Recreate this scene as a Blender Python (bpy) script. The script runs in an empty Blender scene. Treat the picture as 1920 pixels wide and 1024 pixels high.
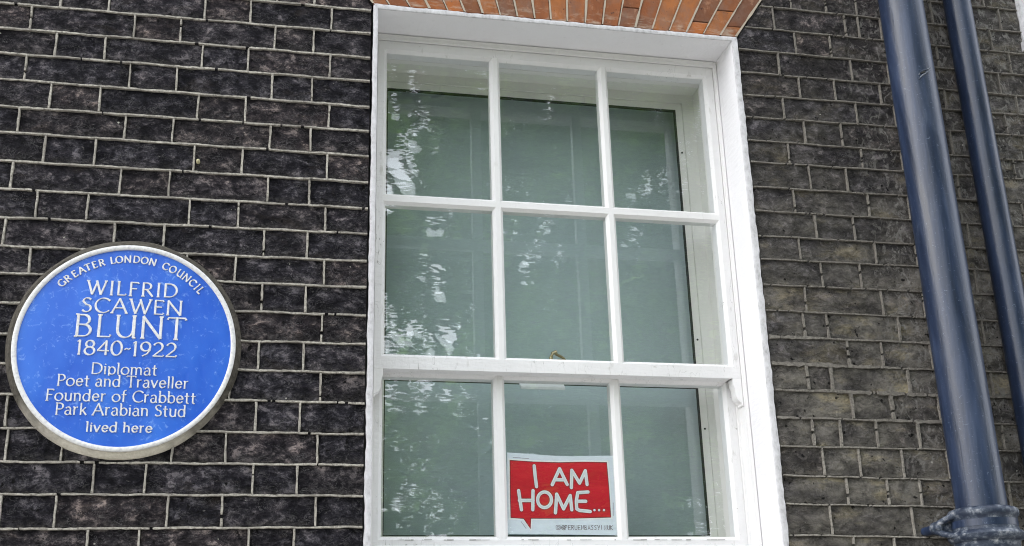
import bpy, math, random
from mathutils import Vector, Matrix
random.seed(7)
C = bpy.context.scene.collection
R = math.radians

# ------------------------------------------------------------------ camera
# World: the house wall's face is the plane y = 0, the street lies towards -y, z = 0 is the top of the window opening.
GROUND = -3.35
f_px, yaw, pitch, roll = 2204.88, 0.21670949, 0.34508382, -0.02798232
cy, sy, cp, sp = math.cos(yaw), math.sin(yaw), math.cos(pitch), math.sin(pitch)
fw = Vector((sy*cp, cy*cp, sp)); rt = Vector((cy, -sy, 0)); up = rt.cross(fw)
r2 = rt*math.cos(roll) + up*math.sin(roll); u2 = up*math.cos(roll) - rt*math.sin(roll)
cam = bpy.data.cameras.new('camera'); cam.sensor_width = 36; cam.lens = f_px/1920*36
cam.clip_start = 0.05; cam.clip_end = 500
co = bpy.data.objects.new('camera', cam); C.objects.link(co)
co.matrix_world = Matrix(((r2.x, u2.x, -fw.x, 0.33356), (r2.y, u2.y, -fw.y, -2.85846), (r2.z, u2.z, -fw.z, -1.73928), (0, 0, 0, 1)))
bpy.context.scene.camera = co

# ------------------------------------------------------------------ light
SUN_DIR = Vector((-0.90, -0.27, 0.46)).normalized()       # towards the sun, veiled by cloud
elev = math.asin(SUN_DIR.z); azim = math.atan2(SUN_DIR.x, SUN_DIR.y)
w = bpy.data.worlds.new('World'); bpy.context.scene.world = w; w.use_nodes = True
nt = w.node_tree; nt.nodes.clear(); N = nt.nodes.new
wo = N('ShaderNodeOutputWorld'); bg = N('ShaderNodeBackground'); sky = N('ShaderNodeTexSky')
sky.sky_type = 'NISHITA'; sky.sun_disc = False; sky.sun_elevation = elev; sky.sun_rotation = azim
tc = N('ShaderNodeTexCoord'); mp = N('ShaderNodeMapping'); mp.inputs['Scale'].default_value = (1, 1, 2.2)
cn = N('ShaderNodeTexNoise'); cn.inputs['Scale'].default_value = 2.3; cn.inputs['Detail'].default_value = 6
cr = N('ShaderNodeMapRange'); cr.inputs['From Min'].default_value = 0.35; cr.inputs['From Max'].default_value = 0.6
cr.inputs['To Min'].default_value = 0.55; cr.inputs['To Max'].default_value = 0.97
mx = N('ShaderNodeMix'); mx.data_type = 'RGBA'; mx.inputs['B'].default_value = (14.5, 15.0, 16.0, 1)
nt.links.new(tc.outputs['Generated'], mp.inputs['Vector']); nt.links.new(mp.outputs[0], cn.inputs['Vector'])
nt.links.new(cn.outputs['Fac'], cr.inputs['Value']); nt.links.new(cr.outputs[0], mx.inputs['Factor'])
nt.links.new(sky.outputs[0], mx.inputs['A']); nt.links.new(mx.outputs['Result'], bg.inputs['Color'])
bg.inputs['Strength'].default_value = 0.14; nt.links.new(bg.outputs[0], wo.inputs['Surface'])
sl = bpy.data.lights.new('sun', 'SUN'); sl.energy = 0.5; sl.angle = R(30); sl.color = (1.0, 0.96, 0.9)
so = bpy.data.objects.new('sun', sl); C.objects.link(so)
so.rotation_euler = SUN_DIR.to_track_quat('Z', 'Y').to_euler(); so.location = (-6, -4, 6)
vs = bpy.context.scene.view_settings
bpy.context.scene.display_settings.display_device = 'sRGB'
vs.view_transform = 'Standard'; vs.look = 'None'; vs.gamma = 1; vs.use_curve_mapping = False; vs.exposure = 0.62
bpy.context.scene.cycles.filter_width = 1.05

# ------------------------------------------------------------------ helpers
class MB:
    """collects polygons, builds one mesh object"""
    def __init__(s): s.v = []; s.f = []; s.smooth = False
    def add(s, vs, fs):
        b = len(s.v); s.v += [tuple(v) for v in vs]; s.f += [tuple(i+b for i in f) for f in fs]
    def box(s, x0, x1, y0, y1, z0, z1):
        s.add([(x, y, z) for x in (x0, x1) for y in (y0, y1) for z in (z0, z1)],
              [(0, 1, 3, 2), (4, 6, 7, 5), (0, 4, 5, 1), (2, 3, 7, 6), (0, 2, 6, 4), (1, 5, 7, 3)])
    def prism(s, sec, a, b, axis):
        """closed section [(u,w)] extruded from a to b along axis 'x' or 'z' ((u,w) = (z,y) or (x,y))"""
        n = len(sec)
        P = (lambda u, w, t: (t, w, u)) if axis == 'x' else (lambda u, w, t: (u, w, t))
        s.add([P(u, w, a) for u, w in sec] + [P(u, w, b) for u, w in sec],
              [(i, (i+1) % n, n+(i+1) % n, n+i) for i in range(n)] + [tuple(range(n))[::-1], tuple(range(n, 2*n))])
    def lathe(s, prof, c, axis='z', n=40):
        """prof [(radius, t)], around axis through c"""
        m = len(prof); vs = []
        for r, t in prof:
            for i in range(n):
                a = 2*math.pi*i/n; p, q = r*math.cos(a), r*math.sin(a)
                vs.append((c[0]+p, c[1]+q, c[2]+t) if axis == 'z' else (c[0]+p, c[1]+t, c[2]+q))
        fs = [(j*n+i, j*n+(i+1) % n, (j+1)*n+(i+1) % n, (j+1)*n+i) for j in range(m-1) for i in range(n)]
        fs += [tuple(range(n))[::-1], tuple(range((m-1)*n, m*n))]
        s.add(vs, fs)
    def tube(s, pts, rad, n=8):
        pts = [Vector(p) for p in pts]; m = len(pts); vs = []
        for k, p in enumerate(pts):
            d = (pts[min(k+1, m-1)]-pts[max(k-1, 0)]).normalized()
            a = d.cross(Vector((0.31, 0.2, 0.93))).normalized(); b = d.cross(a)
            r = rad[k] if isinstance(rad, (list, tuple)) else rad
            vs += [tuple(p+a*r*math.cos(2*math.pi*i/n)+b*r*math.sin(2*math.pi*i/n)) for i in range(n)]
        fs = [(j*n+i, j*n+(i+1) % n, (j+1)*n+(i+1) % n, (j+1)*n+i) for j in range(m-1) for i in range(n)]
        fs += [tuple(range(n))[::-1], tuple(range((m-1)*n, m*n))]
        s.add(vs, fs)
    def mesh(s, name, mat, smooth=False, recalc=True):
        me = bpy.data.meshes.new(name); me.from_pydata(s.v, [], s.f)
        me.materials.append(mat)
        if recalc:
            import bmesh
            bm = bmesh.new(); bm.from_mesh(me); bmesh.ops.recalc_face_normals(bm, faces=bm.faces); bm.to_mesh(me); bm.free()
        if smooth:
            me.shade_smooth()
            try: me.set_sharp_from_angle(angle=R(38))
            except Exception: pass
        me.update(); return me
    def obj(s, name, mat, parent=None, smooth=False, label=None, kind=None, recalc=True, loc=None):
        o = bpy.data.objects.new(name, s.mesh(name, mat, smooth, recalc)); C.objects.link(o)
        if parent: o.parent = parent
        if label: o['label'] = label
        if kind: o['kind'] = kind
        if loc: o.location = loc
        return o
def thing(name, label, cat, group=None, kind=None):
    o = bpy.data.objects.new(name, None); C.objects.link(o); o.empty_display_size = .1
    o['label'] = label; o['category'] = cat
    if group: o['group'] = group
    if kind: o['kind'] = kind
    return o
def tag(o, label, cat, group=None):
    o['label'] = label; o['category'] = cat
    if group: o['group'] = group
    return o

# ------------------------------------------------------------------ materials
class Mat:
    def __init__(s, name):
        s.m = bpy.data.materials.new(name); s.m.use_nodes = True; s.t = s.m.node_tree
        s.b = s.t.nodes['Principled BSDF']; s.out = s.t.nodes['Material Output']
    def n(s, typ, **kw):
        nd = s.t.nodes.new(typ)
        for k, v in kw.items():
            if k.startswith('i_'): nd.inputs[k[2:].replace('_', ' ')].default_value = v
            else: setattr(nd, k, v)
        return nd
    def l(s, a, b): s.t.links.new(a, b)
    def pos(s, scale, rand=0):
        g = s.n('ShaderNodeNewGeometry'); out = g.outputs['Position']
        if rand:
            oi = s.n('ShaderNodeObjectInfo'); ml = s.n('ShaderNodeVectorMath', operation='SCALE'); ml.inputs['Scale'].default_value = rand
            cb = s.n('ShaderNodeCombineXYZ')
            s.l(oi.outputs['Random'], cb.inputs[0]); s.l(oi.outputs['Random'], cb.inputs[1]); s.l(cb.outputs[0], ml.inputs[0])
            ad = s.n('ShaderNodeVectorMath', operation='ADD'); s.l(out, ad.inputs[0]); s.l(ml.outputs[0], ad.inputs[1]); out = ad.outputs[0]
        m = s.n('ShaderNodeVectorMath', operation='MULTIPLY'); m.inputs[1].default_value = scale
        s.l(out, m.inputs[0]); return m.outputs[0]
    def noise(s, vec, scale=1, detail=5, rough=.55, dist=0):
        n = s.n('ShaderNodeTexNoise'); n.inputs['Scale'].default_value = scale; n.inputs['Detail'].default_value = detail
        n.inputs['Roughness'].default_value = rough; n.inputs['Distortion'].default_value = dist
        s.l(vec, n.inputs['Vector']); return n.outputs['Fac']
    def ramp(s, fac, stops):
        r = s.n('ShaderNodeValToRGB'); e = r.color_ramp.elements
        while len(e) < len(stops): e.new(.5)
        for k, (p, c) in enumerate(stops):
            e[k].position = p; e[k].color = (*c, 1) if not isinstance(c, (int, float)) else (c, c, c, 1)
        s.l(fac, r.inputs[0]); return r.outputs[0]
    def mix(s, fac, a, b, blend='MIX'):
        m = s.n('ShaderNodeMix', data_type='RGBA', blend_type=blend)
        for v, i in ((fac, 'Factor'), (a, 'A'), (b, 'B')):
            if hasattr(v, 'is_linked') or isinstance(v, bpy.types.NodeSocket): s.l(v, m.inputs[i])
            else: m.inputs[i].default_value = v if i == 'Factor' else (*v, 1)
        return m.outputs['Result']
    def math(s, op, a, b=0., c=None):
        m = s.n('ShaderNodeMath', operation=op)
        for k, v in enumerate((a, b) + ((c,) if c is not None else ())):
            if isinstance(v, bpy.types.NodeSocket): s.l(v, m.inputs[k])
            else: m.inputs[k].default_value = v
        return m.outputs[0]
    def maprange(s, v, a, b, c, d):
        m = s.n('ShaderNodeMapRange'); s.l(v, m.inputs[0])
        for k, x in zip(('From Min', 'From Max', 'To Min', 'To Max'), (a, b, c, d)): m.inputs[k].default_value = x
        return m.outputs[0]
    def bump(s, h, strength=.5, dist=.01, prev=None):
        b = s.n('ShaderNodeBump'); b.inputs['Strength'].default_value = strength; b.inputs['Distance'].default_value = dist
        s.l(h, b.inputs['Height'])
        if prev is not None: s.l(prev, b.inputs['Normal'])
        return b.outputs[0]
    def set(s, col=None, rough=None, normal=None, spec=None, **kw):
        for v, k in ((col, 'Base Color'), (rough, 'Roughness'), (normal, 'Normal'), (spec, 'Specular IOR Level')):
            if v is None: continue
            if isinstance(v, bpy.types.NodeSocket): s.l(v, s.b.inputs[k])
            else: s.b.inputs[k].default_value = (*v, 1) if k == 'Base Color' else v
        for k, v in kw.items(): s.b.inputs[k.replace('_', ' ')].default_value = v
        return s.m

def make_brick():
    M = Mat('soot_blackened_brick')
    p = M.pos((24, 24, 34), 6.0)
    h1 = M.noise(p, 1.0, 9, .68, .35)
    h2 = M.noise(M.pos((80, 80, 100), 3.0), 1.0, 6, .72, .3)
    h3 = M.noise(M.pos((260, 260, 330)), 1.0, 3, .6)
    hh = M.math('MULTIPLY_ADD', h2, .45, h1)
    hh = M.math('MULTIPLY_ADD', h3, .16, hh)
    oi = M.n('ShaderNodeObjectInfo').outputs['Random']
    base = M.ramp(hh, [(.60, (.004, .004, .006)), (.76, (.0165, .0158, .0195)), (.86, (.050, .048, .053)), (.94, (.19, .18, .18))])
    tint = M.ramp(oi, [(0, (.52, .52, .58)), (.2, (.92, .89, .95)), (.4, (.66, .65, .71)), (.6, (1.12, 1.0, .92)), (.8, (.78, .77, .85)), (.95, (1.38, 1.2, 1.1))])
    c = M.mix(1.0, base, tint, 'MULTIPLY')
    # blotches of thicker and thinner soot, dust lodged on the lower arris of each brick
    bl = M.noise(M.pos((17, 17, 24), 6.5), 1, 5, .6, .8)
    c = M.mix(1.0, c, M.ramp(bl, [(.33, (.42, .42, .46)), (.5, (.95, .94, .97)), (.68, (1.7, 1.62, 1.58))]), 'MULTIPLY')
    to = M.n('ShaderNodeTexCoord').outputs['Object']; so_ = M.n('ShaderNodeSeparateXYZ'); M.l(to, so_.inputs[0])
    du = M.math('MULTIPLY', M.maprange(so_.outputs[2], -.033, -.014, 1, 0), M.math('MULTIPLY', M.maprange(so_.outputs[2], -.05, -.04, 0, 1), M.maprange(h2, .42, .62, 0, .75)))
    c = M.mix(du, c, (.085, .078, .072))
    # pale wiry lines painted as if fine ridges caught light, and dark fissures
    rn = M.noise(M.pos((44, 44, 72), 5.0), 1, 5, .66, 1.1)
    rd = M.math('ABSOLUTE', M.math('SUBTRACT', rn, .5))
    gate = M.maprange(M.noise(M.pos((20, 20, 30), 8.0), 1, 3, .6), .44, .62, .05, 1)
    c = M.mix(M.math('MULTIPLY', M.maprange(rd, .0, .020, .95, 0), gate), c, (.165, .155, .158))
    fi = M.noise(M.pos((24, 24, 44), 11.0), 1, 6, .7, .9)
    c = M.mix(M.maprange(M.math('ABSOLUTE', M.math('SUBTRACT', fi, .47)), 0, .02, .8, 0), c, (.004, .004, .005))
    # brown clay showing through the soot
    br = M.maprange(M.noise(M.pos((9, 9, 20), 2.0), 1, 4, .6, .5), .60, .74, 0, .5)
    c = M.mix(br, c, (.042, .032, .026))
    # the right of the wall has weathered to a greyer, more tan face towards the bottom
    g = M.n('ShaderNodeNewGeometry'); sx = M.n('ShaderNodeSeparateXYZ'); M.l(g.outputs['Position'], sx.inputs[0])
    right = M.maprange(sx.outputs[0], 1.4, 1.75, 0, 1)
    low = M.maprange(sx.outputs[2], .0, -.95, .22, 1.15)
    far = M.maprange(sx.outputs[0], 2.0, 2.6, 0, .5)
    amt = M.math('MULTIPLY', right, M.math('ADD', low, far))
    pat = M.maprange(hh, .58, .90, .22, 1.0)
    blot = M.maprange(M.noise(M.pos((5, 5, 11), 1.5), 1, 4, .6), .35, .68, .25, 1.0)
    amt = M.math('MULTIPLY', amt, M.math('MULTIPLY', pat, blot))
    wc = M.ramp(M.noise(M.pos((7, 7, 16), 4.0), 1, 5, .65), [(.35, (.145, .133, .118)), (.55, (.25, .228, .195)), (.68, (.38, .325, .22))])
    c = M.mix(amt, c, wc)
    # pale flecks of mortar and scuffs
    fl = M.maprange(M.noise(M.pos((38, 38, 95), 5.0), 1, 4, .7, .9), .655, .70, 0, .5)
    c = M.mix(fl, c, (.24, .225, .215))
    ef = M.math('MULTIPLY', M.maprange(sx.outputs[0], 1.96, 2.10, 0, 1), M.maprange(M.noise(M.pos((34, 34, 22), 3.0), 1, 5, .7, 1.8), .53, .60, 0, .75))
    c = M.mix(ef, c, (.27, .255, .235))
    pv = M.noise(M.pos((62, 62, 62), 13.0), 1, 2, .5)
    c = M.mix(M.maprange(pv, .27, .32, .9, 0), c, (.003, .003, .003))
    sp = M.maprange(M.noise(M.pos((70, 70, 70), 9.0), 1, 1, .5), .80, .83, 0, .9)
    c = M.mix(sp, c, (.5, .48, .42))
    b1 = M.bump(h1, .9, .009); b2 = M.bump(hh, 1.0, .009, b1)
    return M.set(c, M.maprange(h2, .3, .7, .55, .95), b2, .10)
brick_m = make_brick()

def make_stopping():
    M = Mat('dark_joint_stopping')
    h = M.noise(M.pos((120, 120, 120)), 1, 5, .65)
    g = M.n('ShaderNodeNewGeometry'); sx = M.n('ShaderNodeSeparateXYZ'); M.l(g.outputs['Position'], sx.inputs[0])
    right = M.maprange(sx.outputs[0], 1.4, 1.75, 0, 1)
    c = M.ramp(h, [(.3, (.008, .008, .009)), (.7, (.035, .033, .033))])
    c2 = M.ramp(h, [(.3, (.03, .029, .028)), (.7, (.15, .142, .13))])
    return M.set(M.mix(right, c, c2), .95, M.bump(h, .8, .006), .06)
stop_m = make_stopping()

def make_pointing():
    M = Mat('tuck_pointing_mortar')
    h = M.noise(M.pos((160, 160, 160)), 1, 5, .7)
    g = M.n('ShaderNodeNewGeometry'); sx = M.n('ShaderNodeSeparateXYZ'); M.l(g.outputs['Position'], sx.inputs[0])
    right = M.maprange(sx.outputs[0], 1.4, 1.72, 0, 1)
    hi = M.maprange(sx.outputs[2], -1.55, -1.0, 0, 1)
    grime = M.math('MULTIPLY', right, hi)
    c = M.ramp(h, [(.32, (.17, .155, .14)), (.50, (.46, .425, .37)), (.7, (.62, .58, .51))])
    c2 = M.ramp(h, [(.3, (.085, .078, .068)), (.7, (.29, .265, .23))])
    c = M.mix(M.math('MULTIPLY', grime, .95), c, c2)
    lo = M.maprange(M.noise(M.pos((9, 9, 9)), 1, 4, .65), .42, .66, 0, .7)
    c = M.mix(lo, c, (.20, .18, .16))
    gr = M.maprange(M.noise(M.pos((55, 55, 90)), 1, 4, .7), .60, .72, 0, .8)
    c = M.mix(gr, c, (.05, .046, .044))
    return M.set(c, .95, M.bump(h, .9, .005), .2)
point_m = make_pointing()

def make_red():
    M = Mat('rubbed_red_brick')
    p = M.pos((9, 9, 5), 7.0)
    n1 = M.noise(p, 1, 5, .6, .4); oi = M.n('ShaderNodeObjectInfo').outputs['Random']
    base = M.ramp(oi, [(0, (.24, .078, .030)), (.25, (.40, .128, .038)), (.5, (.19, .075, .038)), (.75, (.43, .150, .045)), (1, (.15, .062, .036))])
    c = M.mix(M.maprange(n1, .40, .66, 0, .8), base, (.12, .055, .036))
    c = M.mix(M.maprange(M.noise(M.pos((22, 22, 14), 5.0), 1, 5, .65), .46, .68, 0, .55), c, (.20, .13, .10))
    n2 = M.noise(M.pos((40, 40, 30), 3.), 1, 5, .65)
    c = M.mix(M.maprange(n2, .56, .75, 0, .6), c, (.48, .26, .16))
    c = M.mix(M.maprange(M.noise(M.pos((90, 90, 90)), 1, 3, .6), .66, .72, 0, .8), c, (.06, .03, .025))
    g = M.n('ShaderNodeNewGeometry'); sx = M.n('ShaderNodeSeparateXYZ'); M.l(g.outputs['Position'], sx.inputs[0])
    lime = M.math('MULTIPLY', M.maprange(sx.outputs[2], .15, .10, 0, 1), M.maprange(M.noise(M.pos((12, 12, 40)), 1, 4, .7), .5, .7, 0, .8))
    c = M.mix(lime, c, (.50, .42, .33))
    return M.set(c, .9, M.bump(n2, .6, .004), .25)
red_m = make_red()

def make_paint(name, col, rough=.45, dirt=.10, bump=.25, chips=False):
    M = Mat(name)
    n1 = M.noise(M.pos((6, 6, 1.6)), 1, 5, .6); n2 = M.noise(M.pos((55, 55, 18)), 1, 4, .6)
    c = M.mix(M.maprange(n1, .35, .7, 0, dirt), col, tuple(x*.72 for x in col))
    c = M.mix(M.maprange(n2, .62, .74, 0, dirt*1.6), c, (.42, .40, .36))
    if chips:
        ch = M.maprange(M.noise(M.pos((42, 42, 42)), 1, 5, .75), .675, .70, 0, .8)
        c = M.mix(ch, c, (.40, .37, .34))
    n3 = M.noise(M.pos((28, 28, 90)), 1, 3, .6)
    if chips:
        ck = M.math('ABSOLUTE', M.math('SUBTRACT', M.noise(M.pos((34, 34, 9)), 1, 3, .5, .8), .5))
        ck = M.math('MULTIPLY', M.maprange(ck, 0, .006, .8, 0), M.maprange(M.noise(M.pos((7, 7, 7), 0), 1, 3, .6), .5, .62, 0, 1))
        c = M.mix(ck, c, (.25, .235, .22))
    return M.set(c, rough, M.bump(n3, bump, .003, M.bump(n2, bump*.8, .004)), .4)
paint_m = make_paint('white_gloss_paint', (.80, .785, .775), .38, .12, .3)
paint_worn = make_paint('worn_white_paint', (.78, .765, .76), .5, .3, .5, True)
inner_m = make_paint('cream_inner_paint', (.80, .785, .745), .5, .15, .15)
plaster_m = make_paint('painted_render', (.79, .775, .785), .6, .08, .5)
def make_edge():
    M = Mat('lumpy_painted_edge')
    h = M.noise(M.pos((70, 70, 45)), 1, 5, .65)
    c = M.ramp(h, [(.25, (.36, .345, .35)), (.44, (.56, .545, .555)), (.7, (.70, .685, .70))])
    return M.set(c, .7, M.bump(h, .5, .003), .3)
edge_m = make_edge()

def make_glass(name, ior=1.52, wob=.35, tint=(.955, .975, .968)):
    M = Mat(name); M.t.nodes.remove(M.b)
    fr = M.n('ShaderNodeFresnel'); gm_ = M.n('ShaderNodeNewGeometry')
    # a thin pane reflects alike from both of its sides
    M.l(M.maprange(gm_.outputs['Backfacing'], 0, 1, ior, 1/ior), fr.inputs['IOR'])
    tr = M.n('ShaderNodeBsdfTransparent'); tr.inputs['Color'].default_value = (*tint, 1)
    gl = M.n('ShaderNodeBsdfGlossy'); gl.inputs['Roughness'].default_value = .012; gl.inputs['Color'].default_value = (1, 1, 1, 1)
    h = M.noise(M.pos((4.5, 4.5, 15)), 1, 3, .55, .3)
    bp = M.bump(h, wob, .01); M.l(bp, gl.inputs['Normal'])
    ms = M.n('ShaderNodeMixShader'); M.l(fr.outputs[0], ms.inputs[0]); M.l(tr.outputs[0], ms.inputs[1]); M.l(gl.outputs[0], ms.inputs[2])
    M.l(ms.outputs[0], M.out.inputs['Surface']); return M.m
glass_m = make_glass('old_window_glass', 2.05, .06)
glass2_m = make_glass('secondary_glass', 2.0, .012, (.95, .975, .97))

def simple(name, col, rough=.5, **kw):
    M = Mat(name); n = M.noise(M.pos((80, 80, 80)), 1, 3, .6)
    c = M.mix(M.maprange(n, .3, .7, 0, .25), col, tuple(x*.75 for x in col))
    return M.set(c, rough, M.bump(n, .1, .001), **kw)
gasket_m = simple('dark_gasket', (.012, .013, .013), .6)
brass_m = simple('tarnished_brass', (.42, .36, .22), .35, Metallic=.9)
alu_m = simple('brushed_aluminium', (.85, .87, .87), .35)
def make_blind():
    M = Mat('grey_green_roller_blind')
    n = M.noise(M.pos((60, 60, 500)), 1, 2, .5); n1 = M.noise(M.pos((1.2, 1.2, .9)), 1, 3, .5)
    c = M.mix(M.maprange(n1, .3, .7, 0, 1), (.67, .785, .805), (.755, .85, .875))
    c = M.mix(M.maprange(n, .35, .65, 0, .12), c, (.30, .36, .37))
    M.set(c, .85)
    tl_ = M.n('ShaderNodeBsdfTranslucent'); M.l(c, tl_.inputs['Color']); ms = M.n('ShaderNodeMixShader'); ms.inputs[0].default_value = .08
    M.l(M.b.outputs[0], ms.inputs[1]); M.l(tl_.outputs[0], ms.inputs[2]); M.l(ms.outputs[0], M.out.inputs['Surface']); return M.m
blind_m = make_blind()

def make_pipe():
    M = Mat('navy_gloss_pipe_paint')
    st = M.noise(M.pos((26, 26, 3.2)), 1, 5, .65, .3); pit = M.noise(M.pos((120, 120, 100)), 1, 4, .6)
    sc = M.noise(M.pos((90, 90, 150)), 1, 4, .75, 1.2)
    c = M.ramp(st, [(.3, (.007, .013, .031)), (.52, (.016, .028, .063)), (.74, (.036, .055, .108))])
    c = M.mix(M.maprange(sc, .625, .67, 0, .6), c, (.17, .21, .29))
    c = M.mix(M.maprange(M.noise(M.pos((14, 14, 5)), 1, 5, .7), .60, .70, 0, .3), c, (.07, .09, .13))
    return M.set(c, M.maprange(st, .35, .7, .30, .42), M.bump(pit, .16, .002, M.bump(st, .35, .005)), .6)
pipe_m = make_pipe()
def make_dust():
    M = Mat('weathered_pipe_edge')
    h = M.noise(M.pos((38, 38, 50)), 1, 7, .70)
    c = M.ramp(h, [(.42, (.018, .026, .048)), (.52, (.045, .058, .085)), (.61, (.17, .185, .215)), (.72, (.42, .42, .43))])
    return M.set(c, .5, M.bump(h, .3, .002), .4)
dust_m = make_dust()

def make_plaque():
    M = Mat('blue_plaque_glaze')
    n = M.noise(M.pos((55, 55, 55)), 1, 5, .7, 1.0); n1 = M.noise(M.pos((7, 7, 4)), 1, 4, .6)
    c = M.mix(M.maprange(n1, .35, .7, 0, 1), (.017, .098, .54), (.038, .165, .66))
    c = M.mix(M.maprange(n, .57, .68, 0, .5), c, (.25, .43, .82))
    return M.set(c, .32, M.bump(n1, .4, .01), .35)
blue_m = make_plaque()
def make_letter():
    M = Mat('white_glazed_lettering')
    n = M.noise(M.pos((120, 120, 120)), 1, 4, .6)
    c = M.ramp(n, [(.32, (.56, .55, .57)), (.55, (.74, .73, .72))])
    return M.set(c, .4, M.bump(n, .1, .001), .4)
letter_m = make_letter()
def make_surround():
    M = Mat('mortar_bedding_round_plaque')
    h = M.noise(M.pos((90, 90, 90)), 1, 5, .7)
    g = M.n('ShaderNodeNewGeometry'); sx = M.n('ShaderNodeSeparateXYZ'); M.l(g.outputs['Position'], sx.inputs[0])
    z = M.math('ADD', sx.outputs[2], M.math('MULTIPLY', M.noise(M.pos((9, 9, 9)), 1, 3, .6), .22))
    clean = M.maprange(z, -1.08, -.97, 1, 0)
    dark = M.ramp(h, [(.3, (.045, .04, .034)), (.7, (.125, .112, .092))])
    pale = M.ramp(h, [(.3, (.60, .55, .46)), (.7, (.80, .74, .64))])
    return M.set(M.mix(clean, dark, pale), .95, M.bump(h, .8, .005), .2)
surr_m = make_surround()
CL={0:[-0.3847,-0.0028,0.5699,0.0007],1:[-0.3764,-0.0756,0.5711,-0.076],2:[-0.3681,-0.1491,0.5722,-0.1487],3:[-0.3596,-0.224,0.5547,-0.2276],4:[-0.3508,-0.3013,0.5631,-0.3005],5:[-0.3427,-0.3729,0.5643,-0.3746],6:[-0.3337,-0.4519,0.5698,-0.4504],7:[-0.3251,-0.5281,0.5668,-0.5252],8:[-0.3165,-0.6038,0.5707,-0.5967],9:[-0.308,-0.6782,0.5734,-0.6732],10:[-0.3002,-0.7475,0.5759,-0.7447],11:[-0.2916,-0.8229,0.569,-0.8207],12:[-0.2829,-0.8999,0.5703,-0.8963],13:[-0.2747,-0.972,0.5715,-0.9714],14:[-0.2663,-1.0463,0.5715,-1.0487],15:[-0.2573,-1.1256,0.5702,-1.1263],16:[-0.2484,-1.2045,0.5741,-1.2016],17:[-0.24,-1.2784,0.5703,-1.2761],18:[-0.231,-1.3573,0.5766,-1.3497],-1:[0.067,0.075,0.5702,0.0744]}
CR={-3:[1.7581,0.2145,2.1666,0.2111],-2:[1.705,0.1359,2.1649,0.1325],-1:[1.678,0.0577,2.1571,0.0549],0:[1.6763,-0.0201,2.1629,-0.0209],1:[1.6755,-0.0956,2.1586,-0.0911],2:[1.676,-0.1689,2.1616,-0.163],3:[1.6807,-0.2428,2.1584,-0.2445],4:[1.6785,-0.3132,2.1623,-0.3098],5:[1.6771,-0.3906,2.1588,-0.3892],6:[1.6727,-0.4645,2.1624,-0.4653],7:[1.6767,-0.541,2.1607,-0.5421],8:[1.6736,-0.6108,2.1593,-0.6099],9:[1.6735,-0.6866,2.1599,-0.686],10:[1.6751,-0.761,2.159,-0.7642],11:[1.6727,-0.8361,2.1586,-0.8392],12:[1.6729,-0.9118,2.1593,-0.9159],13:[1.6727,-0.9843,2.1587,-0.9892],14:[1.6736,-1.0599,2.1576,-1.0648],15:[1.6756,-1.1381,2.1605,-1.14],16:[1.6746,-1.2142,2.1598,-1.2241],17:[1.6811,-1.2889,2.1588,-1.2954],18:[1.6772,-1.3681,2.0641,-1.3754]}
JL={-2:[0.3226,0.424],-1:[-0.2365,-0.1149,0.1319,0.253,0.4719],0:[-0.3048,-0.0455,0.073,0.3208,0.4249],1:[-0.2361,-0.1142,0.1336,0.2531,0.4714],2:[-0.3029,-0.0457,0.0726,0.3192,0.4252],3:[-0.2346,-0.1139,0.1317,0.2533,0.4727],4:[-0.3032,-0.0457,0.0732,0.3207,0.4262],5:[-0.2339,-0.1124,0.131,0.2525,0.4715],6:[-0.3023,-0.0446,0.0746,0.3212,0.4275],7:[-0.2367,-0.1168,0.1293,0.2508,0.4708],8:[-0.3032,-0.0467,0.0719,0.3179,0.4268],9:[-0.2368,0.2509,0.4716],10:[0.319,0.4276],11:[0.4702],12:[0.3177,0.427],13:[0.4708],14:[-0.2486,0.3183,0.4231],15:[-0.2388,-0.1175,0.1291,0.2515,0.468],16:[-0.0426,0.0729,0.3184,0.4223],17:[-0.1184,0.1282,0.2509,0.4682],18:[-0.0426,0.0701,0.3155,0.4197]}
JR={-4:[1.8604,1.9777,2.0808],-3:[1.7974,2.0346,2.0793,2.1545],-2:[1.859,1.9752],-1:[1.7983,2.0339],0:[1.8554,1.9697,2.1202],1:[1.7967,2.031],2:[1.8553,1.9731],3:[1.7958,2.0276],4:[1.8531,1.9702],5:[1.7963,2.0285],6:[1.8537,1.972],7:[1.7951,2.0295],8:[1.8538,1.9727],9:[1.7955,2.0286],10:[1.7818,1.8521,2.0692],11:[1.9031,2.0062],12:[1.7745,1.8452,2.0762],13:[1.8963,2.0148],14:[1.7724,1.8523,1.9588,2.0839],15:[1.7924,1.8971,2.023],16:[1.8518,1.9682,2.0639],17:[1.7948,2.0294],18:[1.8511,1.9665]}
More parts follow.
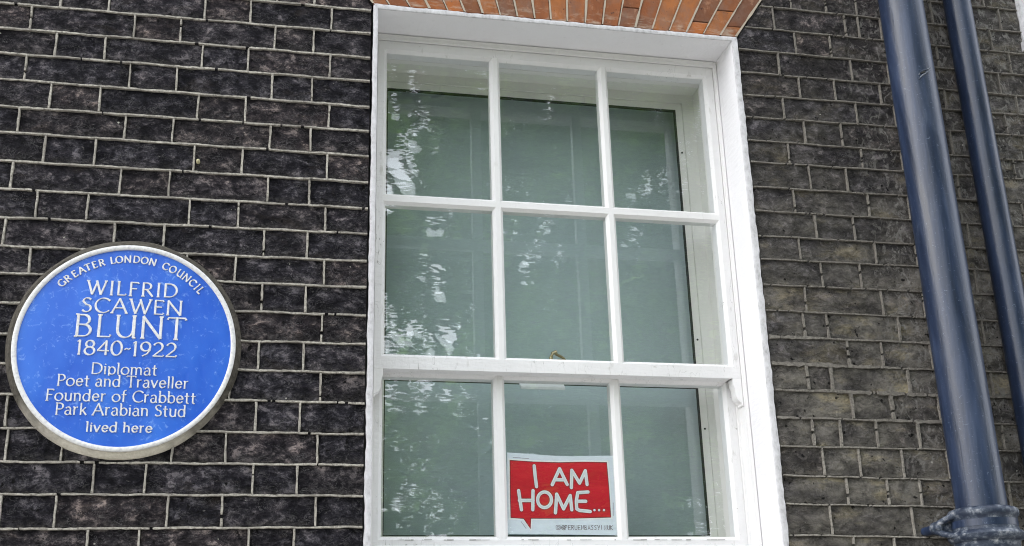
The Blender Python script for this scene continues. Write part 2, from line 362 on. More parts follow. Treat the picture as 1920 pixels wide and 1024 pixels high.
PST={'I':[[[1.0508,-1.1626],[1.0527,-1.1922],[1.0554,-1.2181]]],'A':[[[1.0985,-1.2125],[1.1205,-1.1696],[1.1396,-1.2115]],[[1.1088,-1.1992],[1.1333,-1.199]]],'M':[[[1.1509,-1.2197],[1.154,-1.1733],[1.1741,-1.2076],[1.1917,-1.1741],[1.1948,-1.211]]],'H':[[[1.0062,-1.2291],[1.0126,-1.279]],[[1.0078,-1.2547],[1.0446,-1.2544]],[[1.0454,-1.2287],[1.043,-1.2788]]],'N':[[[1.1043,-1.2867],[1.1097,-1.2376],[1.127,-1.2761],[1.1468,-1.2409],[1.1493,-1.2784]]],'E':[[[1.1963,-1.2311],[1.168,-1.233],[1.1628,-1.2549],[1.163,-1.276],[1.1706,-1.2801],[1.1998,-1.2828]],[[1.1649,-1.2561],[1.1889,-1.2559]]],'D':[[[1.2117,-1.2792],[1.212,-1.2792]],[[1.2245,-1.2792],[1.2247,-1.2792]],[[1.238,-1.2791],[1.2383,-1.2791]]],'O':[[[1.0948,-1.2525],[1.0944,-1.2472],[1.0927,-1.2422],[1.0898,-1.238],[1.086,-1.2347],[1.0816,-1.2327],[1.0767,-1.232],[1.0718,-1.2328],[1.0672,-1.2349],[1.0631,-1.2382],[1.06,-1.2424],[1.058,-1.2474],[1.0571,-1.2527],[1.0576,-1.258],[1.0593,-1.263],[1.0621,-1.2672],[1.0659,-1.2704],[1.0704,-1.2725],[1.0752,-1.2731],[1.0801,-1.2724],[1.0847,-1.2703],[1.0887,-1.2671],[1.0919,-1.2628],[1.094,-1.2578],[1.0948,-1.2525]]]}
RED=[[0.9851,-1.148],[1.0492,-1.1514],[1.1176,-1.1525],[1.1867,-1.1501],[1.2533,-1.1505],[1.2558,-1.2259],[1.2567,-1.2978],[1.1478,-1.3009],[1.0375,-1.3015],[1.0357,-1.3284],[1.0179,-1.302],[0.9835,-1.2998],[0.9838,-1.2234]]
LN=[[[0.9937,-1.1403],[1.0373,-1.143]],[[1.2655,-1.259],[1.2635,-1.2943]],[[1.0105,-1.309],[1.0242,-1.3284]]]
ARC=[('G', -46.5, 0.218), ('R', -41.8, 0.217), ('E', -36.9, 0.219), ('A', -32.2, 0.218), ('T', -28.0, 0.22), ('E', -23.7, 0.22), ('R', -19.2, 0.221), ('L', -12.5, 0.219), ('O', -8.5, 0.219), ('N', -3.3, 0.219), ('D', 2.2, 0.22), ('O', 7.1, 0.22), ('N', 12.2, 0.221), ('C', 20.7, 0.223), ('O', 25.7, 0.223), ('U', 31.1, 0.222), ('N', 36.1, 0.221), ('C', 41.0, 0.221), ('I', 45.0, 0.222), ('L', 48.3, 0.223)]

# ------------------------------------------------------------------ the ground of the street
def sheet(name, x0, x1, y0, y1, z, mat):
    b = MB(); b.add([(x0, y0, z), (x1, y0, z), (x1, y1, z), (x0, y1, z)], [(0, 1, 2, 3)]); return b.obj(name, mat, kind='structure', recalc=False)
def ground_mat(name, a, b_, sc):
    M = Mat(name); n = M.noise(M.pos((sc, sc, sc)), 1, 6, .65)
    return M.set(M.ramp(n, [(.3, a), (.7, b_)]), .9, M.bump(n, .5, .01), .3)
gr_m = ground_mat('park_grass', (.035, .06, .02), (.07, .11, .035), 9)
as_m = ground_mat('asphalt', (.07, .07, .072), (.12, .12, .118), 30)
pv_m = ground_mat('york_stone_paving', (.42, .40, .365), (.56, .53, .48), 5)
sheet('ground', -150, 150, -200, 60, GROUND-.15, gr_m)
sheet('road', -150, 150, -9.5, -3.2, GROUND-.125, as_m)
b = MB(); b.box(-150, 150, -3.2, .4, GROUND-.16, GROUND); b.obj('pavement', pv_m, kind='structure')
b = MB(); b.box(-150, 150, -11.5, -9.5, GROUND-.16, GROUND); b.obj('far_pavement', pv_m, kind='structure')

# ------------------------------------------------------------------ the brick wall
wall = thing('brick_wall', 'soot-blackened brick house wall with pale pointing and a red flat arch over the window', 'brick wall')
OX0, OX1, OZ0, OZ1 = .584, 1.670, -1.50, .095          # opening in the brickwork
ARCH_H = .279
XL, XR, ZB, ZT = -3.2, 5.6, GROUND, 2.25
core = MB()
SL = .70                                                   # skewback slope of the arch
core.box(XL, OX0-.002, .0060, .36, ZB, ZT); core.box(OX1+.002, XR, .0060, .36, ZB, ZT)
core.box(OX0-.002, OX1+.002, .0060, .36, OZ1+.003, ZT); core.box(OX0-.002, OX1+.002, .0060, .36, ZB, OZ0-.008)
core.obj('joint_stopping', stop_m, wall)

def zline(k, x):
    """height of the bed joint k at x, as coursed on each side of the window"""
    T = CL if x < 1.13 else CR
    if k in T:
        a, za, c, zc = T[k]
        s = (zc-za)/(c-a)*.8
        x = min(max(x, a-.2), c+.3)
        return (za+zc)/2+s*(x-(a+c)/2)
    off = 0 if x < 1.13 or k < -4 else (-.008 if k == -4 else -.0153)
    return -.075*k+off
ODD = [-.2363, -.1147, .1315, .2525, .4712]; EVEN = [-.3035, -.0456, .0732, .3200, .4257]
RODD = [1.797, 2.031, 2.158, 2.395, 2.530, 2.765, 2.885, 3.13, 3.25]; REVEN = [1.855, 1.972, 2.212, 2.335, 2.583, 2.703, 2.945, 3.07, 3.31, 3.43]
def joints(r):
    odd = r % 2 == 1
    mine = (ODD if odd else EVEN)
    left = list(mine); got = JL.get(r, [])
    left = [x for x in left if all(abs(x-g) > .05 for g in got)]+got
    first = min(left)
    seq = [.246, .1205] if odd else [.1205, .246]
    if abs(first-(mine[0])) > .06:                       # row whose first measured joint is the second of the pattern
        pass
    x = mine[0]; k = 0
    while x > XL:
        x -= seq[k % 2]; k += 1
        if x > XL+.03 and all(abs(x-g) > .05 for g in left): left.append(x+random.uniform(-.003, .003))
    rp = list(RODD if odd else REVEN); rp += [x+.366*q for q in range(1, 9) for x in rp[-2:] if x+.366*q < XR-.04]; gr = JR.get(r, [])
    if r in (10, 11, 12, 13, 14, 15): rp = [x for x in rp if x > 2.1]
    right = [x for x in rp if all(abs(x-g) > .045 for g in gr)]+list(gr)
    right = [x+(random.uniform(-.006, .006) if x > 2.2 else 0) for x in right]
    return sorted(left), sorted(right)
def clip(poly, fn):
    out = []
    for i in range(len(poly)):
        a, c = poly[i], poly[(i+1) % len(poly)]; fa, fc = fn(a), fn(c)
        if fa >= 0: out.append(a)
        if (fa >= 0) != (fc >= 0):
            t = fa/(fa-fc); out.append((a[0]+t*(c[0]-a[0]), a[1]+t*(c[1]-a[1])))
    return out
ARCH_TOP = OZ1+ARCH_H
def brick_mesh(name, w_, h_, nx, seed, unit=True):
    rnd = random.Random(seed); nz = 2
    V, F = [], []
    for j in range(nz+1):
        for i in range(nx+1):
            u, v = i/nx-.5, j/nz-.5
            e = (i in (0, nx)) or (j in (0, nz)); corner = (i in (0, nx)) and (j in (0, nz))
            y = .0016+rnd.uniform(0, .0022)+(.002 if corner else 0) if e else rnd.uniform(-.0022, .0014)
            x = u*w_-(math.copysign(rnd.uniform(0, .003), u) if i in (0, nx) else 0)
            z = v*h_-(math.copysign(rnd.uniform(0, .0025), v) if j in (0, nz) else 0)
            V.append((x, y, z))
    idx = lambda i, j: j*(nx+1)+i
    for j in range(nz):
        for i in range(nx): F.append((idx(i, j), idx(i+1, j), idx(i+1, j+1), idx(i, j+1)))
    ring = [idx(i, 0) for i in range(nx+1)]+[idx(nx, j) for j in range(1, nz+1)]+[idx(i, nz) for i in range(nx-1, -1, -1)]+[idx(0, j) for j in range(nz-1, 0, -1)]
    b0 = len(V)
    for q in ring: V.append((V[q][0], .014, V[q][2]))
    n = len(ring)
    for k in range(n): F.append((ring[k], b0+k, b0+(k+1) % n, ring[(k+1) % n]))
    me = bpy.data.meshes.new(name); me.from_pydata(V, [], F); me.materials.append(brick_m); me.update(); return me
STRETCH = [brick_mesh('brick_stretcher', .24, .072, 5, s) for s in range(12)]
HEADER = [brick_mesh('brick_header', .12, .072, 3, 50+s) for s in range(10)]

def in_view(x, z):
    v = Vector((x, 0, z))-co.matrix_world.translation; d = v.dot(fw)
    return abs(v.dot(r2)/d*f_px) < 960+75 and abs(v.dot(u2)/d*f_px) < 512+26
mass = MB(); nb = 0
def put_brick(xa, xb, r):
    global nb
    g = .0018
    xm = (xa+xb)/2
    z0a, z0b, z1a, z1b = zline(r+1, xa), zline(r+1, xb), zline(r, xa), zline(r, xb)
    if abs(z0a-z0b) > .02: z0b = z0a
    if abs(z1a-z1b) > .02: z1b = z1a
    P = [(xa+g, z0a+g), (xb-g, z0b+g), (xb-g, z1b-g), (xa+g, z1a-g)]
    zt = max(z1a, z1b); zm = (z0a+z1a)/2
    full = P
    if zt > OZ1 and zm < ARCH_TOP:                        # beside or over the red arch
        if xm < 1.13: P = clip(P, lambda p: (OX0+.004-SL*max(0, p[1]-OZ1))-p[0])
        else: P = clip(P, lambda p: p[0]-(OX1-.008+SL*max(0, p[1]-OZ1)))
        if P and min(p[1] for p in P) < ARCH_TOP and xa < OX1+.25 and xb > OX0-.25 and len(P) < 3: return
    if len(P) < 3: return
    area = abs(sum(P[i][0]*P[(i+1) % len(P)][1]-P[(i+1) % len(P)][0]*P[i][1] for i in range(len(P))))/2
    if area < .0003: return
    vis = in_view(xm, zm) and nb < 298
    if len(P) == 4 and P == full:
        w_, h_ = xb-xa-2*g, (z1a+z1b-z0a-z0b)/2-2*g
        ang = math.atan2((z0b+z1b-z0a-z1a)/2, xb-xa)
        src, w0 = (STRETCH, .24) if w_ > .17 else (HEADER, .12)
        me = random.choice(src)
        if vis:
            o = bpy.data.objects.new('brick', me); C.objects.link(o); o.parent = wall
            o.location = (xm, random.uniform(-.0012, .0012), (z0a+z0b+z1a+z1b)/4); o.scale = (w_/w0, 1, h_/.072); o.rotation_euler = (0, -ang, 0); nb += 1
        else:
            zc = (z0a+z0b+z1a+z1b)/4
            mass.add([(xm+v.co.x*w_/w0, v.co.y, zc+v.co.z*h_/.072) for v in me.vertices], [tuple(p.vertices) for p in me.polygons])
    else:
        m = MB() if vis else mass
        c = (sum(p[0] for p in P)/len(P), sum(p[1] for p in P)/len(P)); n = len(P)
        inn = [(c[0]+(p[0]-c[0])*.9, c[1]+(p[1]-c[1])*.9) for p in P]
        m.add([(x, 0, z) for x, z in inn]+[(x, .002, z) for x, z in P]+[(x, .014, z) for x, z in P],
              [tuple(range(n))]+[(i, n+i, n+(i+1) % n, (i+1) % n) for i in range(n)]+[(n+i, 2*n+i, 2*n+(i+1) % n, n+(i+1) % n) for i in range(n)])
        if vis: m.obj('brick', brick_m, wall); nb += 1
perps = []
K0, K1 = -31, 44
rows = sorted(range(K0, K1), key=lambda r: abs(r-8))
for r in rows:
    jl, jr = joints(r)
    zt, zb = zline(r, 0), zline(r+1, 0)
    zmid = (zt+zb)/2
    if zmid > ZT or zmid < ZB: continue
    over = zb > ARCH_TOP-.02 or zt < OZ0+.006
    if over:
        xs = [XL]+jl; x = jl[-1]; k = 0
        mid = []
        x += .12
        while x < jr[0]-.06: mid.append(x); x += (.24 if k % 2 == 0 else .12); k += 1
        xs = [XL]+jl+mid+jr+[XR]
        spans = list(zip(xs[:-1], xs[1:]))
        perps += [(x, r) for x in jl+mid+jr]
    else:
        inL = OX0-SL*max(0, zb-OZ1); inR = OX1+SL*max(0, zb-OZ1)
        jl = [x for x in jl if x < inL-.03]; jr = [x for x in jr if x > inR+.03]
        a = [XL]+jl+[inL if zb > OZ1 else OX0]; c = [inR-.0 if zb > OZ1 else OX1]+jr+[XR]
        spans = list(zip(a[:-1], a[1:]))+list(zip(c[:-1], c[1:]))
        perps += [(x, r) for x in jl+jr]
    for xa, xb in spans:
        if xb-xa > .02: put_brick(xa, xb, r)
mass.obj('brickwork_beyond', brick_m, wall, kind='stuff')

# pointing: thin proud ribbons with ragged edges, broken here and there
pt = MB()
def ribbon(pts, hw, skip, y=-.0034):
    """pts along the joint; one short prism per piece"""
    prev = None
    n = len(pts)
    run = False; sec = []
    def flush(sec):
        if len(sec) < 2: return
        m = len(sec); V = []
        for p, d, w_ in sec:
            nx_, nz_ = -d[1], d[0]
            a = w_*random.uniform(.55, 1.25); c = w_*random.uniform(.55, 1.25); yy = y+random.uniform(-.0006, .0008)
            V += [(p[0]+nx_*(a+.0008), .0062, p[1]+nz_*(a+.0008)), (p[0]+nx_*a, yy, p[1]+nz_*a), (p[0]-nx_*c, yy, p[1]-nz_*c), (p[0]-nx_*(c+.0008), .0062, p[1]-nz_*(c+.0008))]
        F = []
        for k in range(m-1):
            for q in range(3): F.append((4*k+q, 4*k+4+q, 4*k+5+q, 4*k+1+q))
        F += [(0, 1, 2, 3), (4*m-1, 4*m-2, 4*m-3, 4*m-4)]
        pt.add(V, F)
    for k in range(n):
        a, c = pts[max(k-1, 0)], pts[min(k+1, n-1)]
        L_ = math.hypot(c[0]-a[0], c[1]-a[1]) or 1; d = ((c[0]-a[0])/L_, (c[1]-a[1])/L_)
        if random.random() < skip(pts[k]) and 0 < k < n-1:
            g_ = random.uniform(.0015, .005)
            sec.append(((pts[k][0]-d[0]*g_, pts[k][1]-d[1]*g_), d, hw(pts[k])*.8)); flush(sec)
            sec = [((pts[k][0]+d[0]*g_, pts[k][1]+d[1]*g_), d, hw(pts[k])*.8)]
        else: sec.append((pts[k], d, hw(pts[k])))
    flush(sec)
def width_at(p):
    x, z = p
    if x < 1.13: return .0024
    if -1.13 < z < -.78 and x < 2.2: return .0024+.0035*max(0, math.sin((x*9+z*23))*.5+.45)*random.uniform(.6, 1.3)
    return .0020
def skip_at(p):
    x, z = p
    if x < 1.13: return .03
    if z > -.75: return .12
    return .10
for k in range(K0, K1+1):
    z = zline(k, 0)
    if z > ZT or z < ZB: continue
    for side in (0, 1):
        zz = zline(k, .5 if side == 0 else 1.8)
        blocked = OZ0-.02 < zz < ARCH_TOP-.02
        e0 = OX0-SL*max(0, zz-OZ1)-.004; e1 = OX1+SL*max(0, zz-OZ1)+.004
        if side == 0: xa, xb = XL, (e0 if blocked else 1.129)
        else: xa, xb = (e1 if blocked else 1.131), XR
        st = .011 if -1.5 < zz < .45 else .05
        n = int((xb-xa)/st); ph = random.random()*6
        ribbon([(xa+(xb-xa)*i/n, zline(k, xa+(xb-xa)*i/n)+.0007*math.sin(i*.37+ph)) for i in range(n+1)], width_at, skip_at)
for x, r in perps:
    z1, z0 = zline(r, x)-.003, zline(r+1, x)+.003
    n = 6 if -1.5 < z0 < .45 else 2
    s = random.uniform(-.0012, .0012)
    ribbon([(x+s*(i/n-.5), z0+(z1-z0)*i/n) for i in range(n+1)], width_at, lambda p: skip_at(p), y=-.0030)
pt.obj('pointing', point_m, wall, kind='stuff', recalc=True)
pl = MB(); pl.lathe([(.0015, -.014), (.0035, -.0125), (.0048, -.009), (.005, .002)], (.1425, 0, -.4225), 'y', 14)
pl.obj('wall_plug', simple('yellowed_plastic', (.55, .5, .3), .5), wall, True, label='yellowed plastic plug in a drilled hole')
cb = MB()
for (x, z, s) in ((.520, -.650, .010), (.543, -.654, .007), (.556, -.681, .009), (.556, -1.06, .010), (.531, -.874, .006)):
    pass

# the red flat arch over the window
bot = [.586, .632, .690, .745, .797, .846, .898, .949, .9995, .0, 1.0505, 1.0985, 1.147, 1.201, 1.253, 1.302, 1.353, 1.405, 1.458, 1.511, 1.565, 1.618, 1.667]
bot = [x for x in bot if x > 0]
lean = lambda x: (x-1.128)*1.27
am = MB()
for i, (xa, xb) in enumerate(zip(bot[:-1], bot[1:])):
    g = .0022
    z0, z1 = OZ1+.001, ARCH_TOP
    cuts = [0, 1.0]
    if i % 3 == 1: cuts = [0, random.uniform(.3, .45), 1]
    elif i in (14, 16, 18, 20): cuts = [0, random.uniform(.12, .25), 1]
    else: cuts = [0, random.uniform(.6, .75), 1]
    for c0, c1 in zip(cuts[:-1], cuts[1:]):
        za, zb_ = z0+(z1-z0)*c0+(.001 if c0 else 0), z0+(z1-z0)*c1-(.001 if c1 < 1 else 0)
        ln0, ln1 = lean(xa), lean(xb)
        P = [(xa+g+ln0*(za-z0), za), (xb-g+ln1*(za-z0), za), (xb-g+ln1*(zb_-z0), zb_), (xa+g+ln0*(zb_-z0), zb_)]
        m = MB(); cx_ = sum(p[0] for p in P)/4; cz_ = sum(p[1] for p in P)/4
        yo = -.003+random.uniform(-.0012, .0012)
        inn = []
        for p in P:
            dx, dz = cx_-p[0], cz_-p[1]; inn.append((p[0]+math.copysign(.0018, dx), p[1]+math.copysign(.0018, dz)))
        m.add([(x, yo+random.uniform(-.0004, .0004), z) for x, z in inn]+[(x, yo+.0018, z) for x, z in P]+[(x, .03, z) for x, z in P],
              [(0, 1, 2, 3)]+[(q, 4+q, 4+(q+1) % 4, (q+1) % 4) for q in range(4)]+[(4+q, 8+q, 8+(q+1) % 4, 4+(q+1) % 4) for q in range(4)])
        m.obj('arch_brick', red_m, wall)
lime = MB()
for i, x in enumerate(bot):
    ln = lean(x); hw = .0025 if i % 3 else .0034
    if i in (0, len(bot)-1): hw = .004
    n = 14; zc = OZ1+.002
    V = []
    for k in range(n+1):
        t = k/n*(ARCH_H-.004); a = hw*random.uniform(.6, 1.3); xx = x+ln*t
        V += [(xx-a, -.0046, zc+t), (xx+a, -.0046, zc+t)]
    F = [(2*k, 2*k+1, 2*k+3, 2*k+2) for k in range(n)]
    lime.add(V, F)
lime.obj('arch_joint', simple('lime_putty_joint', (.44, .37, .29), .9), wall, kind='stuff', recalc=False)
bk = MB(); bk.add([(OX0+.0, .0012, OZ1+.001), (OX1, .0012, OZ1+.001), (OX1+.66*ARCH_H, .0012, ARCH_TOP), (OX0-.66*ARCH_H, .0012, ARCH_TOP)], [(0, 1, 2, 3)])
bk.obj('arch_backing', stop_m, wall, recalc=False)

# painted render lining the opening: proud lumpy band on the face, smooth reveals and soffit
IX0, IX1, IZ = .600, 1.6515, .080
rev = MB()
rev.box(OX0+.004, IX0, -.0015, .128, -1.52, IZ); rev.box(IX1, OX1-.002, -.0015, .128, -1.52, IZ)
rev.box(OX0+.004, OX1-.002, -.0015, .128, IZ, OZ1-.002)
rev.obj('reveal', plaster_m, wall, label='smooth white painted reveal and soffit of the window opening')
def lumpy_band(path_in, path_out, n, ya=-.0065):
    """strip between two straight edges, outer edge wavering"""
    V, F = [], []; ph = random.random()*9
    for k in range(n+1):
        t = k/n
        xi, zi = [path_in[0][q]+(path_in[1][q]-path_in[0][q])*t for q in (0, 1)]
        xo, zo = [path_out[0][q]+(path_out[1][q]-path_out[0][q])*t for q in (0, 1)]
        wv = .0010*math.sin(k*.35+ph)+.0006*math.sin(k*1.3+ph)+random.uniform(-.0007, .0007)
        L_ = math.hypot(xo-xi, zo-zi); ux, uz = (xo-xi)/L_, (zo-zi)/L_
        xo += ux*wv; zo += uz*wv; y = ya+random.uniform(-.0008, .0008)
        V += [(xi, -.0014, zi), (xi+ux*.001, y+.001, zi+uz*.001), (xi+ux*L_*.45, y-.0008, zi+uz*L_*.45), (xo-ux*.002, y+.0006, zo-uz*.002), (xo, .003, zo)]
    for k in range(n):
        for q in range(4): F.append((5*k+q, 5*k+q+1, 5*k+6+q, 5*k+5+q))
    m = MB(); m.add(V, F); return m
m = lumpy_band([(IX0, -1.5), (IX0, IZ)], [(OX0-.001, -1.5), (OX0+.003, OZ1-.002)], 150)
m2 = lumpy_band([(IX1, -1.5), (IX1, IZ)], [(OX1, -1.5), (OX1+.001, OZ1-.004)], 150); m.add(m2.v, m2.f)
m3 = lumpy_band([(IX0, IZ), (IX1, IZ)], [(OX0+.003, OZ1+.001), (OX1+.001, OZ1-.001)], 110); m.add(m3.v, m3.f)
m.obj('painted_edge', edge_m, wall, smooth=True, label='lumpy white painted edge round the window opening', recalc=True)

# ------------------------------------------------------------------ the sash window
win = thing('sash_window', 'white painted timber sash window with nine visible panes under a red brick arch', 'window', kind='thing')
fr = MB()
fr.box(IX0+.0005, .612, .1225, .215, -1.46, IZ-.0005); fr.box(1.640, IX1-.0005, .1225, .215, -1.46, IZ-.0005)
fr.box(.612, 1.640, .1225, .215, .062, IZ-.0005)
fr.box(.612, .619, .166, .173, -1.44, .062); fr.box(1.633, 1.640, .166, .173, -1.44, .062)     # parting beads
fr.box(.6035, .6065, .1195, .1225, -1.46, .0745); fr.box(1.6455, 1.6485, .1195, .1225, -1.46, .0745); fr.box(.6035, 1.6485, .1195, .1225, .0745, .0775)
fr.obj('window_frame', paint_m, win)
sil = MB(); sil.prism([(-1.465, -.035), (-1.505, -.035), (-1.505, .22), (-1.432, .22), (-1.44, .10)], OX0+.004, OX1-.002, 'x')
sil.obj('window_sill', paint_worn, win)

BV = .0085; GD = .011                                     # putty slope: width and depth
def member(m, lo, hi, a, b, axis, yf, bev_lo, bev_hi, th=.042):
    """bar between lo..hi across, a..b along; slopes on the glass sides"""
    s = [(lo+(BV if bev_lo else 0), yf), (hi-(BV if bev_hi else 0), yf)]
    s += [(hi, yf+(GD if bev_hi else 0))] if bev_hi else []
    s += [(hi, yf+th), (lo, yf+th)]
    s += [(lo, yf+GD)] if bev_lo else []
    m.prism(s, a, b, axis)
def sash(name, label, X0, X1, Z0, Z1, cols, rows_, yf):
    root = bpy.data.objects.new(name, None); C.objects.link(root); root.parent = win; root['label'] = label
    m = MB()
    member(m, X0, cols[0][0], Z0, Z1, 'z', yf, False, True); member(m, cols[-1][1], X1, Z0, Z1, 'z', yf, True, False)
    xa, xb = cols[0][0]-BV, cols[-1][1]+BV
    member(m, rows_[0][1], Z1, xa, xb, 'x', yf+.0003, True, False); member(m, Z0, rows_[-1][0], xa, xb, 'x', yf+.0003, False, True)
    m.obj('sash_frame', paint_worn, root)
    for (a, c) in zip(cols[:-1], cols[1:]):
        m = MB(); member(m, a[1], c[0], rows_[-1][0]-BV, rows_[0][1]+BV, 'z', yf+.0006, True, True, .036); m.obj('glazing_bar', paint_m, root)
    for (a, c) in zip(rows_[:-1], rows_[1:]):
        m = MB()
        for (p, q) in cols: member(m, c[1], a[0], p-BV, q+BV, 'x', yf+.0009, True, True, .034)
        m.obj('glazing_bar', paint_m, root)
    for zr in rows_:
        for p, q in cols:
            m = MB(); y = yf+GD+.0005; e = .003
            tx, tz = random.uniform(-.0006, .0006), random.uniform(-.0006, .0006)
            vs_ = [(p-e, y+tx+tz, zr[0]-e), (q+e, y-tx+tz, zr[0]-e), (q+e, y-tx-tz, zr[1]+e), (p-e, y+tx-tz, zr[1]+e)]
            m.add(vs_, [(0, 1, 2, 3)])
            m.obj('pane', glass_m, root, recalc=False)
    return root
UC = [(.6405, .942), (.9725, 1.2735), (1.3035, 1.6095)]
upper = sash('upper_sash', 'upper sliding sash of six panes with curved horns', .6135, 1.6385, -.922, .0605, UC, [(-.418, .026), (-.880, -.452)], .130)
LC = [(.6425, .9415), (.9735, 1.2710), (1.3015, 1.6015)]
lower = sash('lower_sash', 'lower sliding sash of three tall panes', .6135, 1.6385, -1.432, -.885, LC, [(-1.350, -.930)], .175)
# drip bead on the lower sash's bottom rail
m = MB(); m.prism([(-1.372, .1752), (-1.376, .1715), (-1.430, .1715), (-1.430, .1752)], .628, 1.624, 'x'); m.obj('rail_fillet', paint_worn, lower)
gm = MB(); rg = random.Random(21)
for (p, q) in LC:
    x = p-.004
    while x < q+.004:
        w_ = rg.uniform(.003, .022)
        if rg.random() < .4: gm.prism([(-1.3585-rg.uniform(.0006, .002), .1742), (-1.3585+rg.uniform(0, .0008), .1742), (-1.3585, .1752)], x, min(x+w_, q+.004), 'x')
        x += w_+.001
gm.obj('grime', simple('grey_grime', (.30, .29, .275), .9), lower, kind='stuff')
for s in (-1, 1):
    xo = .6135 if s < 0 else 1.6385
    pr = [(0, -.9222), (.025, -.9222), (.0245, -.940), (.021, -.950), (.0195, -.963), (.019, -.975), (.015, -.983), (.008, -.988), (.004, -.991), (.0035, -.998), (0, -1.0)]
    m = MB(); m.prism([(xo-s*u, z) for u, z in pr], .1305, .163, 'x')
    m.v = [(v[1], v[0], v[2]) if False else v for v in m.v]
    # section given as (x, z): rebuild as a prism along y
    m = MB(); n = len(pr)
    m.add([(xo-s*u, .1305, z) for u, z in pr]+[(xo-s*u, .163, z) for u, z in pr], [(i, (i+1) % n, n+(i+1) % n, n+i) for i in range(n)]+[tuple(range(n))[::-1], tuple(range(n, 2*n))])
    m.obj('horn', paint_m, upper)
# brass fastener on the meeting rails
m = MB(); m.box(1.103, 1.150, .178, .205, -.885, -.8785)
m.tube([(1.108, .188, -.879), (1.108, .188, -.862), (1.112, .186, -.850), (1.124, .184, -.846)], [.006, .0055, .005, .006], 10)
m.tube([(1.120, .184, -.852), (1.136, .183, -.860), (1.146, .183, -.866)], [.004, .004, .003], 8)
m.box(1.124, 1.147, .176, .19, -.8785, -.868)
m.obj('sash_fastener', brass_m, lower, smooth=True)

# inner lining and the metal secondary glazing behind
ln = MB()
ln.box(.615, .638, .2175, .300, -1.44, .075); ln.box(1.634, 1.658, .2175, .300, -1.44, .075); ln.box(.638, 1.634, .2175, .300, .051, .075)
ln.prism([(.612, .2172), (.632, .2172), (.636, .222), (.638, .232), (.612, .232)], -1.44, .051, 'z')
ln.box(.62, 1.65, .2175, .34, -1.47, -1.40)
ln.obj('inner_lining', inner_m, win)
sg = bpy.data.objects.new('secondary_glazing', None); C.objects.link(sg); sg.parent = win; sg['label'] = 'pale metal secondary glazing behind the sashes'
SX0, SX1, SZ1, SZ0 = .6585, 1.5755, .0005, -1.334
m = MB()
def ringbox(m, x0, x1, z0, z1, t, y0, y1):
    m.box(x0-t, x0, y0, y1, z0-t, z1+t); m.box(x1, x1+t, y0, y1, z0-t, z1+t); m.box(x0, x1, y0, y1, z1, z1+t); m.box(x0, x1, y0, y1, z0-t, z0)
ringbox(m, SX0, SX1, SZ0, SZ1, .0205, .297, .315); m.obj('inner_frame', inner_m, sg)
m = MB(); ringbox(m, SX0-.0215, SX1+.0215, SZ0-.0215, SZ1+.0215, .037, .2905, .330); m.obj('outer_frame', inner_m, sg)
m = MB(); m.box(SX0, SX1, .296, .314, -.905, -.872); m.obj('meeting_rail', inner_m, sg)
m = MB(); t = .003
for z0, z1 in ((SZ0, -.905), (-.872, SZ1)):
    m.box(SX0, SX0+t, .299, .312, z0, z1); m.box(SX1-t, SX1, .299, .312, z0, z1); m.box(SX0+t, SX1-t, .299, .312, z1-t, z1); m.box(SX0+t, SX1-t, .299, .312, z0, z0+t)
m.obj('gasket', gasket_m, sg)
for z0, z1 in ((SZ0+t, -.905-t), (-.872+t, SZ1-t)):
    m = MB(); m.add([(SX0+t, .306, z0), (SX1-t, .306, z0), (SX1-t, .306, z1), (SX0+t, .306, z1)], [(0, 1, 2, 3)]); m.obj('secondary_pane', glass2_m, sg, recalc=False)
m = MB(); m.prism([(-.905, .296), (-.909, .290), (-.917, .281), (-.923, .275), (-.9300, .275), (-.9300, .279), (-.917, .292), (-.909, .2985)], 1.040, 1.168, 'x'); m.obj('lift_handle', alu_m, sg)
m = MB()
for z in (-.15, -.761, -1.029):
    m = MB(); m.lathe([(.003, -.0012), (.003, .001)], (1.585, .2965, z), 'y', 10); m.obj('screw', gasket_m, sg)

m = MB(); m.box(.30, 2.0, .455, .457, -1.8, .40)
m.obj('roller_blind', blind_m, win)
rm = MB(); X0_, X1_, Y0_, Y1_, Z0_, Z1_ = -1.85, 3.55, .3602, 4.2, -2.6, 1.2
rm.box(X0_, X1_, Y1_, Y1_+.1, Z0_, Z1_); rm.box(X0_-.1, X0_, Y0_, Y1_, Z0_, Z1_); rm.box(X1_, X1_+.1, Y0_, Y1_, Z0_, Z1_)
rm.box(X0_-.1, X1_+.1, Y0_, Y1_+.1, Z1_, Z1_+.1); rm.box(X0_-.1, X1_+.1, Y0_, Y1_+.1, Z0_-.1, Z0_)
rm.obj('room_shell', simple('room_wall_paint', (.5, .49, .46), .8), None, kind='structure')

